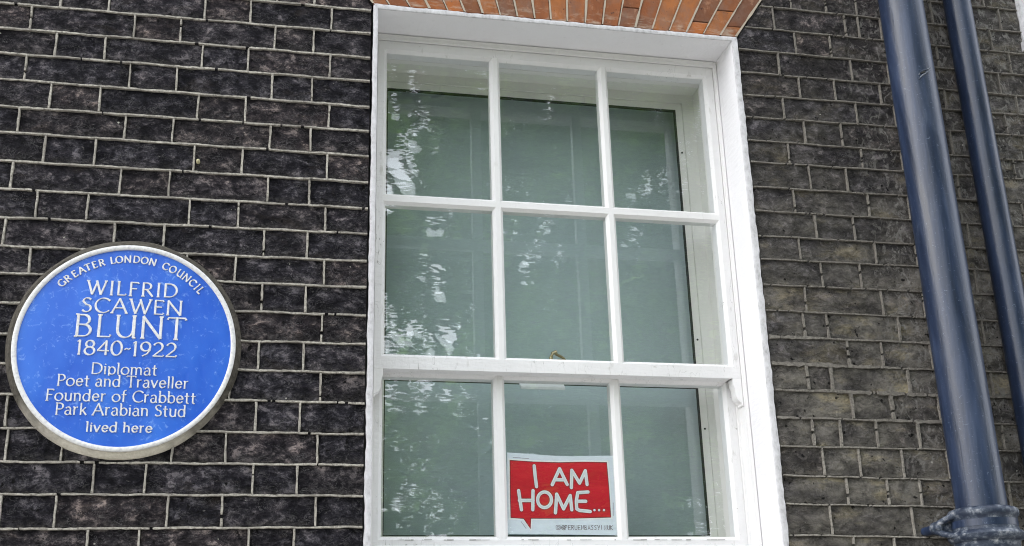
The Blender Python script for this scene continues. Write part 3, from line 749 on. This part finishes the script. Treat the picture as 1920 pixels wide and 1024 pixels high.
# ------------------------------------------------------------------ stroke lettering
def arc(cx_, cy_, rx, ry, a0, a1, n=14):
    return [(cx_+rx*math.cos(R(a0+(a1-a0)*i/n)), cy_+ry*math.sin(R(a0+(a1-a0)*i/n))) for i in range(n+1)]
def sf(x, y, w_=.09): return [(x-w_, y), (x+w_, y)]
GL = {
 'W': (1.22, [[(.05, 1), (.35, 0)], [(.35, 0), (.61, .92)], [(.58, 1), (.88, 0)], [(.88, 0), (1.16, 1)], sf(.05, 1), sf(1.15, 1, .08)]),
 'I': (.30, [[(.15, 0), (.15, 1)], sf(.15, 1, .07), sf(.15, 0, .07)]),
 'L': (.60, [[(.12, 1), (.12, 0)], [(.12, .02), (.56, .02), (.58, .10)], sf(.12, 1, .08)]),
 'F': (.62, [[(.12, 0), (.12, 1)], [(.12, .98), (.56, .98), (.58, .9)], [(.12, .52), (.48, .52)], sf(.12, 0)]),
 'R': (.76, [[(.12, 0), (.12, 1)], [(.12, .98)]+arc(.34, .74, .25, .24, 90, -90)+[(.12, .5)], [(.34, .5), (.72, 0)], sf(.12, 0)]),
 'D': (.92, [[(.12, 0), (.12, 1)], [(.12, .98)]+arc(.38, .5, .46, .48, 90, -90, 20)+[(.12, .02)], ]),
 'S': (.62, [arc(.33, .75, .22, .23, 35, 180, 10)+arc(.31, .27, .24, .25, 95, -145, 16)]),
 'C': (.86, [arc(.52, .5, .44, .5, 42, 318, 26)]),
 'A': (.90, [[(.04, 0), (.44, 1)], [(.44, 1), (.86, 0)], [(.20, .36), (.70, .36)], sf(.05, 0, .07), sf(.85, 0, .07)]),
 'E': (.62, [[(.12, 0), (.12, 1)], [(.12, .98), (.54, .98), (.56, .9)], [(.12, .52), (.48, .52)], [(.12, .02), (.56, .02), (.58, .1)]]),
 'N': (.94, [[(.12, 0), (.12, 1)], [(.10, 1), (.82, 0)], [(.82, 0), (.82, 1)], sf(.12, 0, .07), sf(.82, 1, .07)]),
 'B': (.72, [[(.12, 0), (.12, 1)], [(.12, .98)]+arc(.34, .76, .22, .22, 90, -90)+[(.12, .54)], [(.3, .54)]+arc(.36, .28, .27, .26, 90, -90)+[(.12, .02)], sf(.08, 1, .05), sf(.08, 0, .05)]),
 'U': (.88, [[(.12, 1), (.12, .42)]+arc(.43, .38, .31, .37, 180, 360, 18)+[(.74, 1)], [(.76, 1), (.76, 0)], sf(.12, 1, .07), sf(.75, 1, .07), sf(.79, 0, .05)]),
 'T': (.76, [[(.38, 0), (.38, 1)], [(.02, .9), (.04, .98), (.72, .98), (.74, .9)], sf(.38, 0, .08)]),
 'G': (.92, [arc(.52, .5, .44, .5, 45, 330, 26), [(.86, .02), (.86, .42)], sf(.82, .42, .09)]),
 'O': (1.0, [arc(.5, .5, .44, .5, 0, 360, 32)]),
 'P': (.66, [[(.12, 0), (.12, 1)], [(.12, .98)]+arc(.34, .72, .25, .26, 90, -90)+[(.12, .46)], sf(.12, 0, .07), sf(.08, 1, .05)]),
 '1': (.36, [[(.18, 0), (.18, 1)], [(.06, .9), (.18, 1)], sf(.18, 0, .06)]),
 '8': (.68, [arc(.34, .75, .22, .24, -90, 270, 22), arc(.34, .26, .27, .27, 90, 450, 24)]),
 '4': (.70, [[(.52, 0), (.52, 1)], [(.52, 1), (.05, .3)], [(.05, .3), (.68, .3)]]),
 '0': (.72, [arc(.36, .5, .29, .5, 0, 360, 28)]),
 '9': (.68, [arc(.34, .68, .26, .31, 0, 360, 24), [(.60, .68), (.58, .42), (.44, .16), (.18, 0)]]),
 '2': (.68, [arc(.32, .70, .25, .28, 160, -10, 14)+[(.52, .5), (.06, .02)], [(.06, .02), (.62, .02), (.64, .1)]]),
 '-': (.40, [[(.04, .42), (.14, .50), (.26, .44), (.36, .52)]]),
 'i': (.27, [[(.13, 0), (.13, .66)], [(.125, .86), (.135, .90)], sf(.09, .66, .05)]),
 'p': (.66, [[(.13, -.12), (.13, .66)], arc(.35, .33, .25, .33, 0, 360, 22), sf(.09, .66, .05)]),
 'l': (.27, [[(.13, 0), (.13, 1.02)], sf(.09, 1.02, .05)]),
 'o': (.70, [arc(.35, .33, .29, .33, 0, 360, 24)]),
 'm': (1.02, [[(.13, 0), (.13, .66)], [(.13, .42)]+arc(.31, .44, .18, .22, 160, 0, 10)+[(.49, 0)], [(.49, .42)]+arc(.68, .44, .19, .22, 160, 0, 10)+[(.87, 0)], sf(.09, .66, .05)]),
 'a': (.60, [arc(.28, .46, .19, .20, 150, 0, 10)+[(.47, .1), (.54, 0)], arc(.27, .18, .19, .19, 75, 330, 18)+[(.47, .2)]]),
 't': (.44, [[(.2, .9), (.2, .14)]+arc(.32, .14, .12, .14, 180, 290, 6), [(.04, .64), (.38, .64)]]),
 'e': (.62, [[(.09, .36), (.54, .36)]+arc(.32, .34, .23, .32, 5, 325, 22)]),
 'n': (.66, [[(.13, 0), (.13, .66)], [(.13, .42)]+arc(.33, .44, .2, .22, 160, 0, 10)+[(.53, 0)], sf(.09, .66, .05)]),
 'd': (.68, [arc(.32, .33, .25, .33, 0, 360, 22), [(.55, 0), (.55, 1.02)], sf(.51, 1.02, .05)]),
 'r': (.46, [[(.13, 0), (.13, .66)], [(.13, .4)]+arc(.33, .42, .2, .24, 150, 75, 6), sf(.09, .66, .05)]),
 'v': (.60, [[(.05, .66), (.29, 0)], [(.29, 0), (.54, .66)]]),
 'u': (.66, [[(.13, .66), (.13, .22)]+arc(.33, .22, .2, .22, 180, 350, 10), [(.54, .66), (.54, 0)], sf(.09, .66, .05)]),
 'f': (.42, [[(.18, 0), (.18, .82)]+arc(.32, .84, .14, .18, 180, 75, 7), [(.03, .64), (.38, .64)]]),
 'b': (.66, [[(.13, 0), (.13, 1.02)], arc(.35, .33, .25, .33, 0, 360, 22), sf(.09, 1.02, .05)]),
 'k': (.60, [[(.13, 0), (.13, 1.02)], [(.48, .64), (.15, .28)], [(.26, .40), (.56, 0)]]),
 'h': (.66, [[(.13, 0), (.13, 1.02)], [(.13, .42)]+arc(.33, .44, .2, .22, 160, 0, 10)+[(.53, 0)], sf(.09, 1.02, .05)]),
 ' ': (.34, []),
}
PCX, PCZ, PRB = .0062, -.926, .2447
def plaque_y(x, z):
    r = math.hypot(x-PCX, z-PCZ)/PRB
    return -.0205-.0045*(1-min(r, 1)**2)
lift = [0]
def raised(m, pts, wmin, wmax, h=.0023, nib=20):
    """bevelled raised stroke following pts (x,z) on the plaque, width by stroke direction"""
    n = len(pts); V = []; lift[0] = (lift[0]+1) % 9; hh = h+lift[0]*.00004
    dirs = []
    for k in range(n):
        a, c = pts[max(k-1, 0)], pts[min(k+1, n-1)]
        dx, dz = c[0]-a[0], c[1]-a[1]; L_ = math.hypot(dx, dz) or 1e-9; dirs.append((dx/L_, dz/L_))
    closed = math.hypot(pts[0][0]-pts[-1][0], pts[0][1]-pts[-1][1]) < 1e-6
    if closed:
        dx, dz = pts[1][0]-pts[-2][0], pts[1][1]-pts[-2][1]; L_ = math.hypot(dx, dz); dirs[0] = dirs[-1] = (dx/L_, dz/L_)
    else:
        e = wmin*.4; d = dirs[0]; pts = list(pts); pts[0] = (pts[0][0]-d[0]*e, pts[0][1]-d[1]*e); d = dirs[-1]; pts[-1] = (pts[-1][0]+d[0]*e, pts[-1][1]+d[1]*e)
    for k, (x, z) in enumerate(pts):
        dx, dz = dirs[k]; ang = math.degrees(math.atan2(dz, dx))
        w_ = wmin+(wmax-wmin)*abs(math.sin(R(ang-nib)))
        px, pz = -dz, dx; yb = plaque_y(x, z)+.0006; b = .0007
        for o_, y_ in ((w_/2+b, yb), (w_/2*.86, yb-.0006-hh), (-w_/2*.86, yb-.0006-hh), (-w_/2-b, yb)): V.append((x+px*o_, y_, z+pz*o_))
    F = [(4*k+q, 4*k+4+q, 4*k+5+q, 4*k+1+q) for k in range(n-1) for q in range(3)]
    if not closed: F += [(0, 1, 2, 3), (4*n-1, 4*n-2, 4*n-3, 4*n-4)]
    m.add(V, F)
def text_line(m, s, xa, xb, base, cap, wmin, wmax, track=.06):
    tot = sum(GL[ch][0]+track for ch in s)-track-.1; sx_ = (xb-xa)/tot; x = xa-.05*sx_
    for ch in s:
        adv, strokes = GL[ch]
        for st in strokes: raised(m, [(x+u*sx_, base+v*cap) for u, v in st], wmin, wmax)
        x += (adv+track)*sx_

# ------------------------------------------------------------------ the blue plaque
plq = thing('blue_plaque', 'round blue commemorative plaque with raised white lettering on the dark brick wall', 'plaque')
m = MB(); m.lathe([(.2735, .003), (.2722, -.003), (.2675, -.0085), (.2615, -.0155), (.2560, -.0165)], (.0035, 0, -.9235), 'y', 96)
for k in range(len(m.v)):
    x, y, z = m.v[k]; r_ = math.hypot(x-.0035, z+.9235)
    if r_ > .262: a = math.atan2(z, x); s_ = 1+.004*math.sin(a*11)+.003*math.sin(a*29+1); m.v[k] = (.0035+(x-.0035)*s_, y, -.9235+(z+.9235)*s_)
m.obj('mortar_bed', surr_m, plq, smooth=True)
m = MB(); m.lathe([(.2555, -.014), (.2568, -.0205), (.2562, -.0245), (.2540, -.0262), (.2480, -.0262), (.2455, -.0245), (.2447, -.0205), (.2440, -.0190)], (PCX, 0, PCZ), 'y', 96)
m.f = [f for f in m.f if len(f) == 4]; m.obj('rim', letter_m, plq, smooth=True)
m = MB(); prof = [(PRB*t, plaque_y(PCX+PRB*t, PCZ)) for t in (1, .95, .85, .7, .5, .3, .1, .02)]
m.lathe(prof, (PCX, 0, PCZ), 'y', 72); m.obj('plaque_disc', blue_m, plq, smooth=True)
for s, xa, xb, bs, cap, w0, w1, tr in (
    ('WILFRID', -.0925, .1160, -.8005, .0350, .0014, .0045, .16), ('SCAWEN', -.1020, .1300, -.8460, .0365, .0014, .0045, .10),
    ('BLUNT', -.1110, .1400, -.9072, .0550, .0017, .0062, .12), ('1840-1922', -.1030, .1240, -.9515, .0350, .0016, .0046, .06),
    ('Diplomat', -.0650, .0825, -.9982, .0268, .0013, .0030, .05), ('Poet and Traveller', -.1385, .1570, -1.0283, .0270, .0013, .0030, .05),
    ('Founder of Crabbett', -.1600, .1755, -1.0641, .0270, .0013, .0030, .05), ('Park Arabian Stud', -.1360, .1550, -1.0967, .0270, .0013, .0030, .05),
    ('lived here', -.0650, .0815, -1.1360, .0225, .0016, .0033, .06)):
    m = MB(); text_line(m, s, xa, xb, bs, cap, w0, w1, tr); m.obj('lettering', letter_m, plq)
m = MB()
for ch, ang, rad in ARC:
    adv, strokes = GL[ch]; cap = .0172; a = R(ang); rad = .2205
    for st in strokes:
        pts = []
        for u, v in st:
            du, dv = (u-adv/2)*cap*1.0, (v-.5)*cap
            pts.append((PCX+(rad+dv)*math.sin(a)+du*math.cos(a), PCZ+(rad+dv)*math.cos(a)-du*math.sin(a)))
        raised(m, pts, .0013, .0032)
m.obj('lettering', letter_m, plq)

# ------------------------------------------------------------------ the paper poster in the lower middle pane
pap_m = simple('poster_paper', (.72, .78, .84), .55); red_p = None
def make_redprint():
    M = Mat('red_print'); n = M.noise(M.pos((4, 4, 30)), 1, 4, .6)
    return M.set(M.ramp(n, [(.3, (.50, .010, .022)), (.7, (.66, .018, .035))]), .45, M.bump(n, .3, .004), .4)
red_p = make_redprint()
ol_m = simple('dark_red_outline', (.13, .006, .02), .5); wp_m = simple('white_print', (.86, .86, .84), .5); gp_m = simple('grey_print', (.70, .76, .77), .5); tx_m = simple('maroon_print', (.07, .008, .02), .5)
PY = .1925
tl, tm_, tr_, br_, bl_ = (.9772, -1.1271), (1.1183, -1.1345), (1.2749, -1.1316), (1.2729, -1.345), (.9741, -1.341)
m = MB()
top = [tl, (1.02, -1.1290), (1.07, -1.1325), tm_, (1.16, -1.1345), (1.22, -1.1330), tr_]
n = len(top); ring = top+[br_, bl_]
V = [(x, PY, z) for x, z in ring]+[(x, PY+.0006, z) for x, z in ring]; k = len(ring)
m.add(V, [tuple(range(k)), tuple(range(k, 2*k))[::-1]]+[(i, (i+1) % k, k+(i+1) % k, k+i) for i in range(k)])
poster = m.obj('poster', pap_m); tag(poster, 'white paper poster with a red speech bubble taped inside the lower middle pane', 'poster')
def flat(m, poly, y): m.add([(x, y, z) for x, z in poly], [tuple(range(len(poly)))])
def inset(poly, d):
    out = []; n = len(poly); ar = sum(poly[i][0]*poly[(i+1) % n][1]-poly[(i+1) % n][0]*poly[i][1] for i in range(n)); sg_ = 1 if ar > 0 else -1
    for i in range(n):
        a, b_, c = poly[i-1], poly[i], poly[(i+1) % n]
        d1 = (b_[0]-a[0], b_[1]-a[1]); d2 = (c[0]-b_[0], c[1]-b_[1])
        l1, l2 = math.hypot(*d1), math.hypot(*d2); n1 = (-d1[1]/l1*sg_, d1[0]/l1*sg_); n2 = (-d2[1]/l2*sg_, d2[0]/l2*sg_)
        bx, bz = n1[0]+n2[0], n1[1]+n2[1]; q = bx*bx+bz*bz
        s_ = min(2/q if q > 1e-6 else 1, 2.2); out.append((b_[0]+bx*d*s_, b_[1]+bz*d*s_))
    return out
cnt = [0]
def blob(m, pts, w_, y):
    """flat round-ended stroke"""
    n = len(pts); cnt[0] += 1; y -= (cnt[0] % 12)*.000012
    L_, R_ = [], []
    for k in range(n):
        a, c = pts[max(k-1, 0)], pts[min(k+1, n-1)]; dx, dz = c[0]-a[0], c[1]-a[1]; q = math.hypot(dx, dz) or 1e-9; dx /= q; dz /= q
        L_.append((pts[k][0]-dz*w_/2, pts[k][1]+dx*w_/2)); R_.append((pts[k][0]+dz*w_/2, pts[k][1]-dx*w_/2))
    for k in range(n-1): flat(m, [L_[k], L_[k+1], R_[k+1], R_[k]], y)
    for q, (x, z) in enumerate(pts):
        flat(m, [(x+w_/2*math.cos(2*math.pi*i/14), z+w_/2*math.sin(2*math.pi*i/14)) for i in range(14)], y-.00015*(1+q*.04)/1.5)
def segs(st):
    return [st[i:i+2] for i in range(len(st)-1)] if len(st) < 10 else [st]
def child(m, name, mat): return m.obj(name, mat, poster, recalc=False)
m = MB(); flat(m, inset(RED, -.0045), PY-.0003); child(m, 'bubble_border', wp_m)
m = MB(); flat(m, inset(RED, -.0006), PY-.0006); child(m, 'bubble_outline', ol_m)
m = MB(); flat(m, inset(RED, .0012), PY-.0009); child(m, 'speech_bubble', red_p)
for wd, y, mat, nm in ((.0112, PY-.0013, ol_m, 'letter_outline'), (.0090, PY-.0019, wp_m, 'letter_border'), (.0048, PY-.0025, gp_m, 'letter_fill')):
    m = MB()
    for ky, sts in PST.items():
        for st in sts:
            ww = wd*(.72 if ky == 'D' else 1)
            for sg_ in segs(st): blob(m, sg_, ww, y)
    child(m, nm, mat)
m = MB()
for st in LN: blob(m, st, .0008, PY-.0004)
hx = 1.1196; base = -1.3306; ch_h = .0116
HG = {'@': [arc(.5, .45, .48, .5, -50, 300, 16), arc(.48, .45, .2, .22, 0, 360, 10), [(.7, .7), (.7, .3), (.9, .3)]], 'P': [[(.1, 0), (.1, 1)], [(.1, 1), (.6, .95), (.65, .65), (.1, .5)]],
 'E': [[(.7, 1), (.1, 1), (.1, 0), (.7, 0)], [(.1, .5), (.6, .5)]], 'R': [[(.1, 0), (.1, 1)], [(.1, 1), (.6, .95), (.65, .65), (.1, .5)], [(.3, .5), (.7, 0)]],
 'U': [[(.1, 1), (.1, .2), (.3, 0), (.6, .05), (.7, .3), (.7, 1)]], 'M': [[(.05, 0), (.15, 1), (.42, .35), (.7, 1), (.8, 0)]], 'B': [[(.1, 0), (.1, 1), (.55, .9), (.5, .6), (.1, .52)], [(.1, .52), (.65, .4), (.6, .05), (.1, 0)]],
 'A': [[(.05, 0), (.4, 1), (.75, 0)], [(.2, .35), (.6, .35)]], 'S': [[(.65, .9), (.3, 1), (.12, .75), (.6, .4), (.5, .03), (.1, .08)]], 'Y': [[(.05, 1), (.38, .5)], [(.7, 1), (.3, 0)]],
 'I': [[(.3, 0), (.3, 1)]], 'N': [[(.1, 0), (.1, 1), (.65, 0), (.65, 1)]], 'K': [[(.1, 0), (.1, 1)], [(.65, 1), (.1, .45), (.7, 0)]]}
s = '@PERUEMBASSYINUK'; adv = (1.2625-hx)/len(s)
for i, ch in enumerate(s):
    for st in HG[ch]: blob(m, [(hx+i*adv+u*adv*1.08, base+v*ch_h) for u, v in st], .0012, PY-.0004)
ix0, ix1, iz0, iz1 = 1.1048, 1.1165, -1.3302, -1.3188; rr_ = .003
rc = arc(ix1-rr_, iz1-rr_, rr_, rr_, 0, 90, 4)+arc(ix0+rr_, iz1-rr_, rr_, rr_, 90, 180, 4)+arc(ix0+rr_, iz0+rr_, rr_, rr_, 180, 270, 4)+arc(ix1-rr_, iz0+rr_, rr_, rr_, 270, 360, 4); rc.append(rc[0])
blob(m, rc, .0009, PY-.0004); blob(m, arc((ix0+ix1)/2, (iz0+iz1)/2, .003, .003, 0, 360, 12), .0009, PY-.0004); blob(m, [(ix1-.0026, iz1-.0026), (ix1-.0025, iz1-.0026)], .0010, PY-.0004)
child(m, 'handle_text', tx_m)['kind'] = 'stuff'

# ------------------------------------------------------------------ drainpipes
def pipe(root, x, y, r_, z0, z1):
    m = MB(); n = 48; k = 46; V = []
    for j in range(k+1):
        z = z0+(z1-z0)*j/k
        for i in range(n):
            a = 2*math.pi*i/n; q = r_*(1+.004*math.sin(3*a+z*5)+.003*math.sin(z*17+a))
            V.append((x+q*math.cos(a), y+q*math.sin(a), z))
    m.add(V, [(j*n+i, j*n+(i+1) % n, (j+1)*n+(i+1) % n, (j+1)*n+i) for j in range(k) for i in range(n)])
    return m.obj('pipe', pipe_m, root, smooth=True)
d1 = thing('drainpipe', 'thick navy blue cast iron drainpipe with a collar and bolted ears at its foot', 'drainpipe', 'navy drainpipes')
PX, PYY, PR = 2.168, -.104, .0640
pipe(d1, PX, PYY, PR, -1.36, 2.25); pipe(d1, PX, PYY, PR*.98, GROUND, -1.42)
m = MB()
prof = [(.0655, -1.318), (.074, -1.316), (.084, -1.320), (.0885, -1.327), (.0880, -1.335), (.0835, -1.341), (.0815, -1.347), (.0815, -1.366), (.0835, -1.374), (.091, -1.379), (.0945, -1.385), (.0935, -1.392), (.090, -1.398), (.081, -1.403), (.074, -1.44), (.066, -1.48)]
m.lathe(prof, (PX, PYY, 0), 'z', 56); m.obj('collar', dust_m, d1, smooth=True)
m = MB(); m.lathe([(.0822, -1.3655), (.0824, -1.348)], (PX, PYY, 0), 'z', 56); m.f = [f for f in m.f if len(f) == 4]; m.obj('collar_band', pipe_m, d1, smooth=True)
for s in (-1, 1):
    # lug: two arms from the collar's beads to a bolted eye held off the wall by a spacer
    m = MB(); ex = PX+s*.110; ey = -.060
    m.tube([(PX+s*.050, PYY-.066, -1.330), (PX+s*.080, -.108, -1.332), (PX+s*.097, -.082, -1.341), (ex, ey, -1.353)], [.004, .0075, .008, .009], 12)
    m.tube([(PX+s*.055, PYY-.074, -1.387), (PX+s*.090, -.108, -1.385), (PX+s*.104, -.080, -1.378), (ex, ey, -1.367)], [.004, .008, .008, .009], 12)
    m.box(PX+s*.070, ex, -.072, -.064, -1.374, -1.346)
    m.lathe([(.012, -.006), (.0165, -.004), (.0165, .008), (.012, .010)], (ex, ey, -1.360), 'y', 18)
    m.obj('ear', dust_m, d1, smooth=True)
    m = MB(); m.lathe([(.0105, 0), (.0115, .003), (.0115, .062)], (ex, ey-.002, -1.361), 'y', 16); m.obj('spacer', pipe_m, d1, smooth=True)
    m = MB(); m.lathe([(.004, -.016), (.0085, -.014), (.0095, -.010), (.0095, -.003)], (ex, ey-.002, -1.361), 'y', 6)
    m.obj('bolt', dust_m, d1)
# the run of hardened paint on the pipe
m = MB(); pr_ = PR+.0006
def on_pipe(a, z, r_=pr_): return (PX+r_*math.cos(R(a)), PYY+r_*math.sin(R(a)), z)
m.tube([on_pipe(252, -.080), on_pipe(256, -.072), on_pipe(264, -.066), on_pipe(278, -.060), on_pipe(290, -.051), on_pipe(286, -.060), on_pipe(272, -.072), on_pipe(258, -.084), on_pipe(250, -.094)], [.0015, .0022, .0024, .0020, .0014, .0022, .0024, .0022, .001], 7)
m.obj('paint_run', dust_m, d1, smooth=True)
m = MB(); m.tube([on_pipe(258, -.0745), on_pipe(265, -.0715), on_pipe(271, -.069)], [.0022, .0032, .0020], 7); m.obj('chip', gasket_m, d1, smooth=True, label='dark chip in the paint')
d2 = thing('drainpipe', 'thinner navy drainpipe close to the wall, right of the thick collared pipe', 'drainpipe', 'navy drainpipes')
pipe(d2, 2.391, -.062, .0405, GROUND, 2.25)
m = MB(); m.box(2.335, 2.447, -.03, -.0, .86, .91); m.lathe([(.047, .85), (.047, .92)], (2.391, -.062, 0), 'z', 32); m.obj('bracket', pipe_m, d2)

# ------------------------------------------------------------------ corner of the next window's painted surround
nb_ = thing('window_surround', 'corner of the next window\'s white painted surround at the top right edge', 'window surround', kind='thing')
m = MB(); m.prism([(2.652, -.012), (2.648, -.004), (2.648, .01), (3.45, .01), (3.45, -.012)], .176, 1.30, 'z'); m.obj('surround', edge_m, nb_)
m = MB(); m.prism([(.172, -.02), (.160, -.045), (.148, -.045), (.142, -.03), (.140, .01), (.172, .01)], 2.640, 3.46, 'x'); m.obj('ledge', edge_m, nb_)

# ------------------------------------------------------------------ street trees across the road (seen in the panes)
def make_leaf():
    M = Mat('plane_tree_leaf'); oi = M.n('ShaderNodeNewGeometry').outputs['Random Per Island']
    c = M.ramp(oi, [(0, (.07, .12, .035)), (.5, (.12, .20, .055)), (.85, (.19, .30, .09)), (1, (.27, .38, .15))])
    c = M.mix(1.0, c, M.ramp(M.noise(M.pos((1.1, 1.1, 1.3)), 1, 4, .6), [(.35, (.35, .38, .35)), (.5, (1.0, 1.05, .9)), (.62, (1.7, 1.75, 1.4))]), 'MULTIPLY')
    M.set(c, .5, spec=.4)
    tl_ = M.n('ShaderNodeBsdfTranslucent'); M.l(M.mix(1., c, (1.5, 1.6, .8), 'MULTIPLY'), tl_.inputs['Color'])
    ms = M.n('ShaderNodeMixShader'); ms.inputs[0].default_value = .28
    M.l(M.b.outputs[0], ms.inputs[1]); M.l(tl_.outputs[0], ms.inputs[2]); M.l(ms.outputs[0], M.out.inputs['Surface']); return M.m
leaf_m = make_leaf(); bark_m = ground_mat('mottled_bark', (.08, .07, .05), (.26, .24, .17), 6)
def tree(x, y, h, blobs, nleaf, label, seed, holes=()):
    rnd = random.Random(seed); root = thing('street_tree', label, 'tree', 'trees across the street')
    m = MB(); z0 = GROUND-.15
    m.tube([(x, y, z0), (x+.05, y, z0+1.5), (x-.05, y+.1, z0+3.2), (x+.1, y, z0+h*.62)], [.36, .28, .24, .14], 12)
    for (bx, by, bz, br) in blobs:
        sx_, sz_ = x+rnd.uniform(-.1, .1), z0+3.0+rnd.uniform(0, 1.5)
        mid = ((sx_+bx)/2+rnd.uniform(-.3, .3), (y+by)/2, (sz_+bz)/2-.2)
        m.tube([(sx_, y, sz_), mid, (bx, by, bz)], [.13, .08, .03], 7)
    m.obj('trunk', bark_m, root, smooth=True)
    lm = MB(); tw = sum(b_[3]**2 for b_ in blobs)
    for (bx, by, bz, br) in blobs:
        cl = []
        for q in range(max(8, int(46*br*br/1.5))):
            while True:
                d = Vector((rnd.uniform(-1, 1), rnd.uniform(-1, 1), rnd.uniform(-1, 1)))
                if .25 < d.length < 1: break
            cl.append(Vector((bx, by, bz))+Vector((d.x*br, d.y*br, d.z*br*.8)))
        per = int(nleaf*br*br/tw/len(cl))
        for c_ in cl:
            for q in range(per):
                p = c_+Vector((rnd.gauss(0, .27), rnd.gauss(0, .27), rnd.gauss(0, .2)))
                # slanting gaps right through the crown, where the sky shows
                t_ = (3.145-p.y)/13.745
                gx_ = .334+(p.x-.334)/t_; gz_ = -1.739+(p.z+1.739)/t_
                if any(math.hypot(gx_-hx_, gz_-hz_) < hr*rnd.uniform(.72, 1.12) for hx_, hz_, hr in holes): continue
                s_ = rnd.uniform(.07, .135)
                u = Vector((rnd.uniform(-1, 1), rnd.uniform(-1, 1), rnd.uniform(-.6, .3))).normalized(); v_ = u.cross(Vector((rnd.uniform(-.5, .5), rnd.uniform(-.5, .5), 1))).normalized()
                lm.add([p-u*s_, p-v_*s_*.8, p+u*s_*1.1, p+v_*s_*.8], [(0, 1, 2, 3)])
    lm.obj('crown', leaf_m, root, recalc=False)
rt_ = random.Random(3)
def crown(cx_, cy_, cz_, rx, ry, rz, n):
    out = []
    while len(out) < n:
        d = Vector((rt_.uniform(-1, 1), rt_.uniform(-1, 1), rt_.uniform(-1, 1)))
        if d.length < 1: out.append((cx_+d.x*rx, cy_+d.y*ry, cz_+d.z*rz, rt_.uniform(.8, 1.5)))
    return out
tree(4.8, -11.0, 14, crown(4.2, -10.6, 5.2, 5.2, 2.5, 6.0, 62)+crown(6.3, -10.2, 4.6, 1.3, 1.0, 1.8, 9), 37000, 'leafy street tree across the road whose crown shows green in the window panes', 11, holes=[(1.93, 4.70, .40), (1.60, 4.40, .42), (2.12, 5.15, .14), (1.9, 5.6, .12), (2.25, 5.9, .09), (3.72, 5.95, .11), (3.95, 5.75, .12), (2.38, 3.95, .13), (2.45, 3.1, .15), (2.55, 3.3, .09), (2.62, 2.65, .17), (2.5, 2.45, .10), (3.6, 3.55, .10), (3.95, 3.3, .08), (4.0, 3.1, .06), (4.6, 4.75, .06), (5.2, 4.7, .05)]+[(rt_.uniform(1.5, 7), rt_.uniform(.9, 6.6), rt_.uniform(.035, .075)) for _ in range(46)])
tree(14.0, -11.5, 14, crown(13.6, -11.2, 5.2, 4.4, 2.4, 5.4, 34), 34000, 'second street tree further along the road, standing right of the reflected one', 12)
# added shrubbery behind the far pavement, shaped to keep low sky off the panes
sb = MB(); rnd = random.Random(5)
for q in range(34000):
    x = rnd.uniform(-9, 22); zt = 1.6+.3*math.sin(x*.9)+.25*math.sin(x*2.3+1); z = GROUND+.1+(zt-GROUND)*rnd.random()**.8
    p = Vector((x, -13.2+rnd.gauss(0, .45), z)); s_ = rnd.uniform(.06, .11)
    u = Vector((rnd.uniform(-1, 1), rnd.uniform(-.5, .5), rnd.uniform(-.8, .5))).normalized(); v_ = u.cross(Vector((rnd.uniform(-.5, .5), 1, rnd.uniform(-.3, .8)))).normalized()
    sb.add([p-u*s_, p-v_*s_*.8, p+u*s_, p+v_*s_*.8], [(0, 1, 2, 3)])
sb.obj('added_shrubbery', leaf_m, None, kind='stuff', recalc=False, label='added dense shrubbery behind the street trees, blocking low sky from the panes')
